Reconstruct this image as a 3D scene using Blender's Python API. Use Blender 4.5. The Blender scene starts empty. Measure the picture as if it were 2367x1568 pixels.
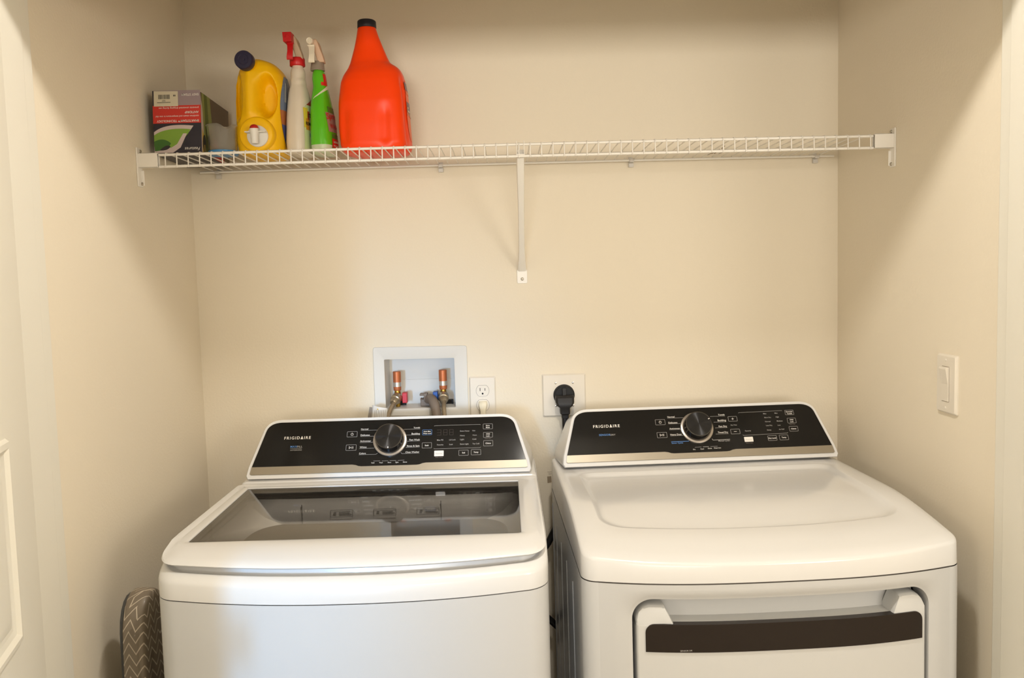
import bpy, bmesh, math, random
from math import sin, cos, pi, radians, sqrt, atan2, hypot
from mathutils import Vector, Matrix
random.seed(4)
C = bpy.context.scene.collection
SC = bpy.context.scene

# ------------------------------------------------------------------ camera
cam = bpy.data.cameras.new('camera'); camo = bpy.data.objects.new('camera', cam); C.objects.link(camo)
cam.sensor_width = 36.0; cam.lens = 36.0*1881.77/2367.0
cam.clip_start = 0.02; cam.clip_end = 60
_yaw, _pitch, _roll = 0.0058, 0.0739, -0.0274
_r = Vector((cos(_yaw), -sin(_yaw), 0)); _f = Vector((sin(_yaw), cos(_yaw), 0)); _u = Vector((0, 0, 1))
_f2 = _f*cos(_pitch) - _u*sin(_pitch); _u2 = _u*cos(_pitch) + _f*sin(_pitch)
_r3 = _r*cos(_roll) + _u2*sin(_roll); _u3 = -_r*sin(_roll) + _u2*cos(_roll)
_m = Matrix((_r3, _u3, -_f2)).transposed().to_4x4(); _m.translation = Vector((0.8112, -2.152, 1.5))
camo.matrix_world = _m
SC.camera = camo
SC.view_settings.view_transform = 'Standard'; SC.view_settings.look = 'None'
SC.view_settings.exposure = -0.06; SC.view_settings.gamma = 1.0; SC.view_settings.use_curve_mapping = False
# ------------------------------------------------------------------ world and lights
wd = bpy.data.worlds.new('world'); SC.world = wd; wd.use_nodes = True
wd.node_tree.nodes['Background'].inputs[0].default_value = (0.75, 0.85, 1.0, 1)
wd.node_tree.nodes['Background'].inputs[1].default_value = 0.3
def light(name, kind, loc, power, col, **kw):
    l = bpy.data.lights.new(name, kind); l.energy = power; l.color = col
    for k, v in kw.items(): setattr(l, k, v)
    o = bpy.data.objects.new(name, l); C.objects.link(o); o.location = loc
    return o
def aim(o, p):
    o.rotation_euler = (Vector(p)-o.location).to_track_quat('-Z', 'Y').to_euler()
WARM = (1.0, 0.945, 0.86)
light('ceiling_lamp_light', 'POINT', (0.96, -1.27, 2.405), 44, WARM, shadow_soft_size=0.05)
bl = light('far_fill_light', 'AREA', (0.80, -5.4, 1.55), 6.0, WARM, shape='RECTANGLE', size=2.2, size_y=0.6, spread=radians(40))  # added wide fill aimed at the upper back wall, not an actual lamp
aim(bl, (0.88, 0, 1.95))
light('left_fill_light', 'POINT', (-0.9, -3.0, 1.7), 30, WARM, shadow_soft_size=0.2)  # added fill from the left to lift the right side wall
light('right_fill_light', 'POINT', (2.4, -3.0, 1.7), 58, WARM, shadow_soft_size=0.35)  # added fill from the right to brighten the left side wall
dl = light('window_daylight', 'AREA', (-0.17, -5.35, 1.25), 1.2, (0.24, 0.56, 1.0), shape='RECTANGLE', size=0.22, size_y=0.9, spread=radians(13))
aim(dl, (0.50, 0, 0.86))

# ------------------------------------------------------------------ helpers
def tag(o, label=None, cat=None, group=None, kind=None):
    if label: o['label'] = label
    if cat: o['category'] = cat
    if group: o['group'] = group
    if kind: o['kind'] = kind
    return o
def srgb(h):
    h = h.lstrip('#'); v = [int(h[i:i+2], 16)/255 for i in (0, 2, 4)]
    return tuple((c/12.92 if c <= .04045 else ((c+.055)/1.055)**2.4) for c in v)+(1,)
MATS = {}
def mat(name, col, rough=.5, metal=0., spec=.5, coat=0., bump=0., bscale=300., noise=0., nscale=40., trans=0., ior=1.45, alpha=1., emit=0., sub=0., coatr=.03):
    if name in MATS: return MATS[name]
    m = bpy.data.materials.new(name); m.use_nodes = True; nt = m.node_tree; b = nt.nodes['Principled BSDF']
    c = srgb(col) if isinstance(col, str) else tuple(col)+(1,)*(4-len(col))
    b.inputs['Base Color'].default_value = c; b.inputs['Roughness'].default_value = rough
    b.inputs['Metallic'].default_value = metal; b.inputs['Specular IOR Level'].default_value = spec
    b.inputs['Coat Weight'].default_value = coat; b.inputs['Coat Roughness'].default_value = coatr
    b.inputs['Transmission Weight'].default_value = trans; b.inputs['IOR'].default_value = ior; b.inputs['Alpha'].default_value = alpha
    if emit: b.inputs['Emission Color'].default_value = c; b.inputs['Emission Strength'].default_value = emit
    if sub: b.inputs['Subsurface Weight'].default_value = sub; b.inputs['Subsurface Scale'].default_value = .01
    if bump or noise:
        tc = nt.nodes.new('ShaderNodeTexCoord')
    if bump:
        n = nt.nodes.new('ShaderNodeTexNoise'); n.inputs['Scale'].default_value = bscale; n.inputs['Detail'].default_value = 3
        bp = nt.nodes.new('ShaderNodeBump'); bp.inputs['Strength'].default_value = bump; bp.inputs['Distance'].default_value = .0015
        nt.links.new(tc.outputs['Object'], n.inputs['Vector']); nt.links.new(n.outputs['Fac'], bp.inputs['Height']); nt.links.new(bp.outputs['Normal'], b.inputs['Normal'])
    if noise:
        n = nt.nodes.new('ShaderNodeTexNoise'); n.inputs['Scale'].default_value = nscale; n.inputs['Detail'].default_value = 4
        mx = nt.nodes.new('ShaderNodeMix'); mx.data_type = 'RGBA'
        mx.inputs[6].default_value = c; mx.inputs[7].default_value = tuple(x*(1-noise) for x in c[:3])+(1,)
        nt.links.new(tc.outputs['Object'], n.inputs['Vector']); nt.links.new(n.outputs['Fac'], mx.inputs[0]); nt.links.new(mx.outputs[2], b.inputs['Base Color'])
    MATS[name] = m
    return m
class MB:
    """collects geometry; build() links it as ONE mesh object"""
    def __init__(s): s.v = []; s.f = []; s.mi = []; s.cur = 0
    def add(s, vs, fs):
        n = len(s.v); s.v += [tuple(p) for p in vs]; s.f += [tuple(i+n for i in f) for f in fs]; s.mi += [s.cur]*len(fs); return s
    def box(s, x0, y0, z0, x1, y1, z1):
        return s.add([(x0,y0,z0),(x1,y0,z0),(x1,y1,z0),(x0,y1,z0),(x0,y0,z1),(x1,y0,z1),(x1,y1,z1),(x0,y1,z1)],
                     [(0,3,2,1),(4,5,6,7),(0,1,5,4),(1,2,6,5),(2,3,7,6),(3,0,4,7)])
    def loft(s, rings, cap0=True, cap1=True, closed=True):
        n = len(rings[0]); vs = [p for r in rings for p in r]; fs = []
        for i in range(len(rings)-1):
            for j in range(n if closed else n-1):
                k = (j+1) % n; fs.append((i*n+j, i*n+k, (i+1)*n+k, (i+1)*n+j))
        if cap0: fs.append(tuple(range(n-1, -1, -1)))
        if cap1: fs.append(tuple((len(rings)-1)*n+j for j in range(n)))
        return s.add(vs, fs)
    def tube(s, path, r, n=8, cap=True):
        P = [Vector(p) for p in path]; rings = []; up = None
        for i, p in enumerate(P):
            a = P[max(i-1, 0)]; b = P[min(i+1, len(P)-1)]; t = (b-a).normalized()
            if up is None: up = Vector((0,0,1)) if abs(t.z) < .9 else Vector((0,1,0))
            x = up.cross(t).normalized(); y = t.cross(x); up = y
            rr = r[i] if isinstance(r, (list, tuple)) else r
            rings.append([tuple(p+(x*cos(2*pi*k/n)+y*sin(2*pi*k/n))*rr) for k in range(n)])
        return s.loft(rings, cap, cap)
    def lathe(s, c, axis, prof, n=32, cap0=True, cap1=True):
        """prof: list of (distance along axis, radius)"""
        c = Vector(c); t = Vector(axis).normalized(); up = Vector((0,0,1)) if abs(t.z) < .9 else Vector((0,1,0))
        x = up.cross(t).normalized(); y = t.cross(x)
        return s.loft([[tuple(c+t*d+(x*cos(2*pi*k/n)+y*sin(2*pi*k/n))*r) for k in range(n)] for d, r in prof], cap0, cap1)
    def build(s, name, m, parent=None, smooth=35, off=None, bevel=0., seg=2, mtx=None):
        me = bpy.data.meshes.new(name)
        vs = s.v
        if mtx is not None: vs = [tuple(mtx @ Vector(p)) for p in vs]
        if off is not None: vs = [(p[0]-off[0], p[1]-off[1], p[2]-off[2]) for p in vs]
        me.from_pydata(vs, [], s.f); me.validate()
        ms = m if isinstance(m, (list, tuple)) else [m]
        for x in ms: me.materials.append(x)
        if len(ms) > 1:
            for p, i in zip(me.polygons, s.mi): p.material_index = i
        bm = bmesh.new(); bm.from_mesh(me); bmesh.ops.recalc_face_normals(bm, faces=bm.faces); bm.to_mesh(me); bm.free()
        if smooth:
            me.polygons.foreach_set('use_smooth', [True]*len(me.polygons)); me.set_sharp_from_angle(angle=radians(smooth))
        o = bpy.data.objects.new(name, me); C.objects.link(o)
        if parent: o.parent = parent
        if bevel:
            b = o.modifiers.new('bevel', 'BEVEL'); b.width = bevel; b.segments = seg; b.limit_method = 'ANGLE'; b.angle_limit = radians(40)
        return o
def empty(name, loc, rz=0., label=None, cat=None, group=None):
    o = bpy.data.objects.new(name, None); C.objects.link(o); o.location = loc; o.rotation_euler = (0, 0, rz); o.empty_display_size = .05
    return tag(o, label, cat, group)
def sm(a, b, x):
    t = min(1, max(0, (x-a)/(b-a))); return t*t*(3-2*t)
def text2d(s, width=None, size=None, bold=0., space=1.):
    cu = bpy.data.curves.new('lettering', 'FONT'); cu.body = s; cu.size = 1; cu.space_character = space; cu.offset = bold; cu.resolution_u = 3
    o = bpy.data.objects.new('lettering', cu); C.objects.link(o)
    bpy.context.view_layer.update()
    me = bpy.data.meshes.new_from_object(o.evaluated_get(bpy.context.evaluated_depsgraph_get()))
    vs = [(v.co.x, v.co.y) for v in me.vertices]; fs = [tuple(p.vertices) for p in me.polygons]
    bpy.data.objects.remove(o); bpy.data.curves.remove(cu); bpy.data.meshes.remove(me)
    if not vs: return [], []
    x0 = min(v[0] for v in vs); x1 = max(v[0] for v in vs)
    k = width/(x1-x0) if width else size
    return [((x-x0)*k, y*k) for x, y in vs], fs
def frame_of(P, U, V):
    P, U, V = Vector(P), Vector(U).normalized(), Vector(V).normalized(); N = U.cross(V)
    return lambda u, v, h=0.: tuple(P+U*u+V*v+N*h)
def put_text(mb, fr, s, u, v, width=None, size=None, h=.0004, center=False, bold=0., flip=False, space=1.):
    vs, fs = text2d(s, width, size, bold, space)
    if not vs: return
    w = max(p[0] for p in vs)
    if center: u -= w/2
    if flip: vs = [(w-x, -y) for x, y in vs]
    mb.add([fr(u+x, v+y, h) for x, y in vs], fs)
def put_line(mb, fr, pts, w, h=.0004):
    for (a, b) in zip(pts[:-1], pts[1:]):
        d = Vector((b[0]-a[0], b[1]-a[1])); n = Vector((-d.y, d.x)).normalized()*w/2; e = d.normalized()*w*.5
        q = [(a[0]-e.x+n.x, a[1]-e.y+n.y), (a[0]-e.x-n.x, a[1]-e.y-n.y), (b[0]+e.x-n.x, b[1]+e.y-n.y), (b[0]+e.x+n.x, b[1]+e.y+n.y)]
        mb.add([fr(x, y, h) for x, y in q], [(0, 1, 2, 3)])
def rrect(u0, v0, u1, v1, r, n=4):
    out = []
    for cx, cy, a in ((u1-r, v0+r, -90), (u1-r, v1-r, 0), (u0+r, v1-r, 90), (u0+r, v0+r, 180)):
        for k in range(n+1):
            t = radians(a+90*k/n); out.append((cx+r*cos(t), cy+r*sin(t)))
    return out
def put_frame(mb, fr, u0, v0, u1, v1, w, r=.001, h=.0004):
    a = rrect(u0, v0, u1, v1, r); b = rrect(u0+w, v0+w, u1-w, v1-w, max(r-w, .0002)); n = len(a)
    mb.add([fr(x, y, h) for x, y in a+b], [(i, (i+1) % n, n+(i+1) % n, n+i) for i in range(n)])
def put_poly(mb, fr, pts, h=.0004): mb.add([fr(x, y, h) for x, y in pts], [tuple(range(len(pts)))])
def slab(mb, fr, pts, h0, h1):
    mb.loft([[fr(x, y, h0) for x, y in pts], [fr(x, y, h1) for x, y in pts]])
def sell(cx, cy, hw, hd, e, z, n=48):
    out = []
    for k in range(n):
        t = 2*pi*k/n; c, s_ = cos(t), sin(t)
        out.append((cx+hw*abs(c)**(2/e)*(1 if c >= 0 else -1), cy+hd*abs(s_)**(2/e)*(1 if s_ >= 0 else -1), z))
    return out
def crv(tab, z):
    """smooth interpolation of a table [(z, a, b, ..)] sorted by z"""
    if z <= tab[0][0]: return tab[0][1:]
    for a, b in zip(tab[:-1], tab[1:]):
        if z <= b[0]:
            t = (z-a[0])/(b[0]-a[0]); return tuple(p+(q-p)*t for p, q in zip(a[1:], b[1:]))
    return tab[-1][1:]

# ------------------------------------------------------------------ materials
WALL = mat('cream_wall_paint', (.84, .758, .615), .85, spec=.25, bump=.28, bscale=170)
TRIM = mat('white_trim_paint', (.80, .77, .68), .45, spec=.4)
CEIL = mat('ceiling_paint', (.80, .77, .70), .9)
FLOOR = mat('tan_carpet_floor', (.66, .60, .50), .9, noise=.35, nscale=9)
ENAMEL = mat('white_enamel', (.56, .56, .555), .28, spec=.5, coat=.25, coatr=.08, bump=.03, bscale=900)
PLAST = mat('glossy_white_plastic', (.71, .70, .685), .20, spec=.5, coat=.2)
PGREY = mat('light_grey_plastic', (.50, .50, .49), .45)
BLACKG = mat('black_glossy_panel', (.010, .009, .008), .10, spec=.22)
SILV = mat('champagne_silver_trim', (.34, .30, .235), .40, metal=.7)
INKW = mat('white_print', (.80, .76, .70), .6)
INKG = mat('grey_print', (.42, .40, .38), .6)
INKD = mat('dim_print', (.16, .13, .11), .6); INKX = mat('unlit_segments', (.032, .022, .018), .6)
INKB = mat('blue_print', (.10, .26, .62), .5)
SEAM = mat('dark_seam', (.16, .14, .12), .7)
CHROME = mat('chrome', (.75, .73, .70), .16, metal=1)
WIRE = mat('white_vinyl_coated_wire', (.88, .84, .77), .35)
PLATE = mat('white_plate_plastic', (.79, .73, .63), .35)
INKS = {'w': INKW, 'g': INKG, 'd': INKD, 'b': INKB}
BLK = mat('black_rubber', (.010, .010, .010), .5, spec=.3)

# ------------------------------------------------------------------ room
W = 1.689; H = 2.44; D0 = -0.717; D1 = -0.86; HEAD = 2.035
def struct(name, mb, m, **k): return tag(mb.build(name, m, **k), kind='structure')
# back wall with the opening of the laundry outlet box cut out
bx0, bx1, bz0, bz1 = .478, .675, 1.155, 1.302
m = MB(); xs = [-.12, bx0, bx1, W+.12]; zs = [0, bz0, bz1, H]
for i in range(3):
    for j in range(3):
        if i == 1 and j == 1: continue
        m.box(xs[i], 0, zs[j], xs[i+1], .12, zs[j+1])
bm_ = m; 
struct('wall_back', m, WALL, smooth=0)
struct('wall_left', MB().box(-.12, D1, 0, 0, 0, H), WALL, smooth=0)
struct('wall_right', MB().box(W, D1, 0, W+.12, 0, H), WALL, smooth=0)
struct('floor', MB().box(-1.6, -5.7, -.1, 3.3, .12, 0), FLOOR, smooth=0)
struct('ceiling', MB().box(-1.6, -5.7, H, 3.3, .12, H+.1), CEIL, smooth=0)
m = MB().box(-1.6, D1, 0, -.12, D0, H).box(W+.12, D1, 0, 3.3, D0, H).box(-.12, D1, HEAD+.02, W+.12, D0, H)
struct('wall_front', m, WALL, smooth=0)
struct('wall_hall_left', MB().box(-1.72, -5.7, 0, -1.6, D1, H), WALL, smooth=0)
struct('wall_hall_right', MB().box(3.3, -5.7, 0, 3.42, D1, H), WALL, smooth=0)
m = MB().box(-1.6, -5.7, 0, -.6, -5.6, H).box(.5, -5.7, 0, 3.3, -5.6, H).box(-.6, -5.7, 2.1, .5, -5.6, H).box(-.6, -5.7, 0, .5, -5.6, .6)
struct('wall_hall_back', m, WALL, smooth=0)
m = MB()
for a, b in ((-.6, -.55), (-.075, -.025), (.45, .5)): m.box(a, -5.65, .6, b, -5.61, 2.1)
for a, b in ((.6, .65), (1.33, 1.37), (2.05, 2.1)): m.box(-.55, -5.64, a, .45, -5.62, b)
struct('window_1', m, TRIM, smooth=0)
# jambs, stops and casings of the closet opening
m = MB()
m.box(0, D1-.012, 0, .012, D0-.03, HEAD).box(0, D0-.03, 0, .009, D0, HEAD).box(0, D0-.004, 0, .0055, D0+.006, HEAD)
struct('trim_1', m, TRIM, bevel=.0015)
m = MB()
m.box(W-.012, D1-.012, 0, W, D0-.03, HEAD).box(W-.009, D0-.03, 0, W, D0, HEAD).box(W-.0055, D0-.004, 0, W, D0+.006, HEAD)
struct('trim_2', m, TRIM, bevel=.0015)
struct('trim_3', MB().box(0, D1-.012, HEAD, W, D0, HEAD+.02), TRIM, bevel=.0015)
m = MB().box(-.075, D1-.018, 0, -.004, D1, HEAD+.08).box(W+.004, D1-.018, 0, W+.075, D1, HEAD+.08).box(-.004, D1-.018, HEAD+.012, W+.004, D1, HEAD+.08)
struct('trim_4', m, TRIM, bevel=.003)
m = MB().box(0, -.012, 0, W, 0, .085); struct('baseboard_back', m, TRIM, bevel=.002)
# open door leaf on the left: hinged at the jamb, panels moulded in relief
m = MB(); DW, DH, DT = .69, 2.02, .035
fr = lambda y, z, h: (h, -y, z)          # local: leaf runs along -y, visible face +x
m.box(-DT, -DW, .01, 0, 0, DH)
def panel(m, y0, z0, y1, z1):
    prof = [(0, 0), (.004, .006), (.012, .0075), (.018, .002), (.030, -.001), (.044, .004), (.050, .0045)]
    rings = []
    for ins, h in prof:
        rings.append([fr(y0+ins, z0+ins, h), fr(y1-ins, z0+ins, h), fr(y1-ins, z1-ins, h), fr(y0+ins, z1-ins, h)])
    m.loft(rings, cap0=False)
for y0, y1 in ((.124, .315), (.385, .575)):
    for z0, z1 in ((.10, .80), (.988, 1.29), (1.45, 1.90)): panel(m, y0, z0, y1, z1)
o = struct('door_1', m, TRIM, smooth=25); o.location = (.047, D1-.006, 0); o.rotation_euler = (0, 0, radians(16.5))
kn = MB().lathe((0, -DW+.06, .95), (1, 0, 0), [(0, .03), (.006, .03), (.008, .012), (.03, .012), (.036, .026), (.055, .028), (.064, .018)])
kn.build('door_knob', CHROME, o)

# print on the two control panels: text (string, u, v, width, -, ink), touch pads (name, u0, v0, u1, v1), lines, in metres on the panel face
Wt = [["FRIGIDAIRE", -0.2517, 0.0861, 0.0627, 0, "w"], ["MAX", -0.235, 0.0651, 0.0157, 0, "b"], ["FILL", -0.2189, 0.0649, 0.012, 0, "g"], ["AUTOSENSING", -0.2347, 0.0573, 0.0271, 0, "g"], ["Normal", -0.0706, 0.1052, 0.0171, 0, "w"], ["Delicates", -0.0707, 0.0898, 0.0217, 0, "w"], ["Activewear", -0.0709, 0.0748, 0.0257, 0, "w"], ["Whites", -0.071, 0.0595, 0.0161, 0, "w"], ["Colors", -0.0715, 0.0439, 0.0156, 0, "w"], ["Soak", -0.0414, 0.0204, 0.0076, 0, "w"], ["Wash", -0.0232, 0.0202, 0.0083, 0, "w"], ["Rinse", -0.0029, 0.0202, 0.0076, 0, "w"], ["Spin", 0.0149, 0.0199, 0.0069, 0, "w"], ["Done", 0.0326, 0.02, 0.009, 0, "w"], ["Towels", 0.0547, 0.1054, 0.0153, 0, "w"], ["Bedding", 0.0504, 0.0896, 0.0197, 0, "w"], ["Fast Wash", 0.0457, 0.0745, 0.0244, 0, "w"], ["Rinse & Spin", 0.0404, 0.059, 0.0296, 0, "w"], ["Clean Washer", 0.0376, 0.0437, 0.0323, 0, "w"], ["Extra Heavy", 0.1658, 0.0937, 0.0222, 0, "g"], ["Hot", 0.1951, 0.0939, 0.0066, 0, "g"], ["Heavy", 0.1658, 0.0821, 0.0111, 0, "g"], ["Warm", 0.1951, 0.0825, 0.0103, 0, "g"], ["Light", 0.1659, 0.0721, 0.0095, 0, "g"], ["Cold", 0.195, 0.072, 0.0089, 0, "g"], ["Extra Light", 0.1659, 0.0605, 0.0203, 0, "g"], ["Tap Cold", 0.195, 0.0607, 0.0162, 0, "g"], ["Max Fill", 0.1111, 0.0721, 0.0147, 0, "g"], ["Lid Lock", 0.1401, 0.0721, 0.0152, 0, "g"], ["Favorite", 0.1113, 0.0603, 0.0149, 0, "g"], ["Soak", 0.1402, 0.0604, 0.0088, 0, "g"], ["Hold to Save", 0.108, 0.0295, 0.0172, 0, "d"], ["Hold 3 Sec", 0.2248, 0.0732, 0.014, 0, "d"]]
Wb = [["power", -0.1033, 0.0876, -0.0789, 0.1018], ["play", -0.1036, 0.0537, -0.0791, 0.0683], ["Auto Max|Water Level", 0.0761, 0.0877, 0.0987, 0.1012], ["Soak", 0.0759, 0.0543, 0.0987, 0.0683], ["Soil", 0.1626, 0.0333, 0.1854, 0.0471], ["Temp", 0.1918, 0.0338, 0.2147, 0.0476], ["Extra|Rinse", 0.2205, 0.0983, 0.2433, 0.1119], ["Child|Lock", 0.2208, 0.0769, 0.2431, 0.0903], ["Chime", 0.2209, 0.0552, 0.2435, 0.0693], ["Favorite", 0.1051, 0.0333, 0.1273, 0.0473]]
Wl = [[[-0.0705, 0.1038], [-0.0305, 0.1038]], [[-0.071, 0.0884], [-0.0378, 0.0886]], [[-0.0711, 0.0729], [-0.0399, 0.0732]], [[-0.0713, 0.0578], [-0.0376, 0.058]], [[-0.0718, 0.0424], [-0.0324, 0.0424], [-0.0284, 0.0449]], [[-0.2348, 0.0624], [-0.2081, 0.0622]], [[-0.0366, 0.0258], [-0.0213, 0.0259]], [[-0.0169, 0.0255], [-0.0024, 0.0257]], [[0.0015, 0.0258], [0.0161, 0.026]], [[0.0204, 0.0259], [0.035, 0.0261]], [[0.07, 0.1036], [0.0314, 0.1034], [0.0278, 0.0998]], [[0.0701, 0.0887], [0.0379, 0.0887]], [[0.0701, 0.0732], [0.0399, 0.073]], [[0.0701, 0.0577], [0.0379, 0.0575]], [[0.0699, 0.0423], [0.0293, 0.0423], [0.0267, 0.0451]], [[0.104, 0.1099], [0.1055, 0.1108], [0.2131, 0.1109], [0.2145, 0.1101]], [[0.1041, 0.053], [0.1053, 0.0518], [0.2129, 0.0519], [0.2146, 0.0534]]]
Wdisp = [0.1109, 0.0847, 0.154, 0.1013]
Dt = [["FRIGIDAIRE", -0.2515, 0.0869, 0.0647, 0, "w"], ["SENSOR", -0.2392, 0.0656, 0.0273, 0, "b"], ["DRY", -0.2115, 0.0654, 0.012, 0, "g"], ["Normal", -0.0671, 0.1064, 0.0174, 0, "w"], ["Delicates", -0.0669, 0.091, 0.0219, 0, "w"], ["Activewear", -0.0663, 0.0757, 0.0259, 0, "w"], ["Heavy Duty", -0.0665, 0.06, 0.0275, 0, "w"], ["Sensor Cycles", -0.0664, 0.0384, 0.0277, 0, "b"], ["Dry", -0.0169, 0.0207, 0.0058, 0, "w"], ["Cool", 0.0009, 0.0208, 0.0082, 0, "w"], ["Done", 0.0191, 0.0216, 0.0094, 0, "w"], ["Clean Lint", 0.0335, 0.0219, 0.0173, 0, "w"], ["Towels", 0.0582, 0.1072, 0.0159, 0, "w"], ["Bedding", 0.0546, 0.092, 0.0203, 0, "w"], ["Fast Dry", 0.0546, 0.0765, 0.0202, 0, "w"], ["Timed Dry", 0.0498, 0.061, 0.0251, 0, "w"], ["Manual Cycles", 0.0477, 0.0395, 0.0276, 0, "g"], ["Dry Time", 0.0846, 0.0793, 0.0149, 0, "g"], ["Max", 0.1698, 0.1059, 0.0078, 0, "g"], ["Max", 0.1981, 0.1062, 0.0074, 0, "g"], ["More Dry", 0.1707, 0.0957, 0.0165, 0, "g"], ["High", 0.1988, 0.0961, 0.0077, 0, "g"], ["Normal", 0.1704, 0.0849, 0.0131, 0, "g"], ["Medium", 0.1994, 0.0852, 0.0142, 0, "g"], ["Less Dry", 0.1707, 0.0747, 0.0154, 0, "g"], ["Low", 0.1994, 0.0743, 0.0071, 0, "g"], ["Damp", 0.171, 0.0628, 0.0101, 0, "g"], ["Air Fluff", 0.2, 0.0635, 0.0135, 0, "g"], ["Favorite", 0.1169, 0.0627, 0.0143, 0, "g"], ["Hold to Save", 0.113, 0.0315, 0.0175, 0, "d"], ["Hold 3 Sec", 0.2286, 0.0759, 0.0139, 0, "d"]]
Db = [["power", -0.0988, 0.0883, -0.0746, 0.1026], ["play", -0.0988, 0.0546, -0.0746, 0.069], ["+", 0.081, 0.0905, 0.1031, 0.1035], ["-", 0.0815, 0.0572, 0.1041, 0.07], ["Dry Level", 0.1686, 0.0364, 0.1905, 0.0494], ["Temp", 0.197, 0.0369, 0.219, 0.0502], ["Extended|Tumble", 0.2239, 0.1017, 0.2454, 0.1145], ["Child|Lock", 0.2254, 0.0798, 0.2467, 0.0933], ["Chime", 0.2257, 0.0585, 0.2471, 0.0715], ["Favorite", 0.1111, 0.0359, 0.1325, 0.0485]]
Dl = [[[-0.0673, 0.1052], [-0.0267, 0.1051]], [[-0.0667, 0.09], [-0.0336, 0.09]], [[-0.0664, 0.0745], [-0.039, 0.0745]], [[-0.0662, 0.0587], [-0.0358, 0.0587]], [[-0.0116, 0.0272], [0.0039, 0.0273]], [[0.0078, 0.0271], [0.0218, 0.0273]], [[0.008, 0.0276], [0.0216, 0.0277]], [[0.0261, 0.0275], [0.0427, 0.0276]], [[0.074, 0.1053], [0.0378, 0.1053]], [[0.0745, 0.09], [0.0446, 0.0899]], [[0.075, 0.0747], [0.0456, 0.0747]], [[0.0748, 0.0588], [0.0444, 0.0588]], [[0.1088, 0.1117], [0.1102, 0.1127], [0.2163, 0.1139], [0.2174, 0.1132]], [[0.1096, 0.0543], [0.1108, 0.0527], [0.2183, 0.0543], [0.2198, 0.0557]]]
Dthick = [[[-0.0663, 0.0436], [-0.0243, 0.0434], [-0.0223, 0.046]], [[0.0758, 0.0441], [0.0348, 0.0438], [0.0334, 0.0465]]]

# ------------------------------------------------------------------ washer and dryer
def plan(hw, yb, yc, bow, rf, rb, cx=0., nf=24, ex=2.2):
    """plan outline, front towards -y: yc is the front at the corners, yc-bow at the centre"""
    fy = lambda x: yc - bow*(1-min(1, abs(x/(hw-rf*.4))**ex))
    out = []
    for k in range(7):                                   # back left
        t = pi/2+pi/2*k/6; out.append((-hw+rb+rb*cos(t), yb-rb+rb*sin(t)))
    for k in range(1, 12): out.append((-hw, yb-rb+(yc+rf-yb+rb)*k/12))
    for k in range(9):                                   # front left
        t = pi+pi/2*k/8; out.append((-hw+rf+rf*cos(t), fy(hw-rf)*1.0+rf+rf*sin(t)+(yc-fy(hw-rf))*(1-k/8)))
    for k in range(1, nf):
        x = -(hw-rf)+2*(hw-rf)*k/nf; out.append((x, fy(x)))
    for k in range(9):
        t = 3*pi/2+pi/2*k/8; out.append((hw-rf+rf*cos(t), fy(hw-rf)+rf+rf*sin(t)+(yc-fy(hw-rf))*(k/8)))
    for k in range(1, 12): out.append((hw, yc+rf-(yc+rf-yb+rb)*k/12))
    for k in range(7):
        t = pi/2*k/6; out.append((hw-rb+rb*cos(t), yb-rb+rb*sin(t)))
    return [(x+cx, y) for x, y in out]
def ring(pl, zf): return [(x, y, zf(x, y) if callable(zf) else zf) for x, y in pl]

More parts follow.
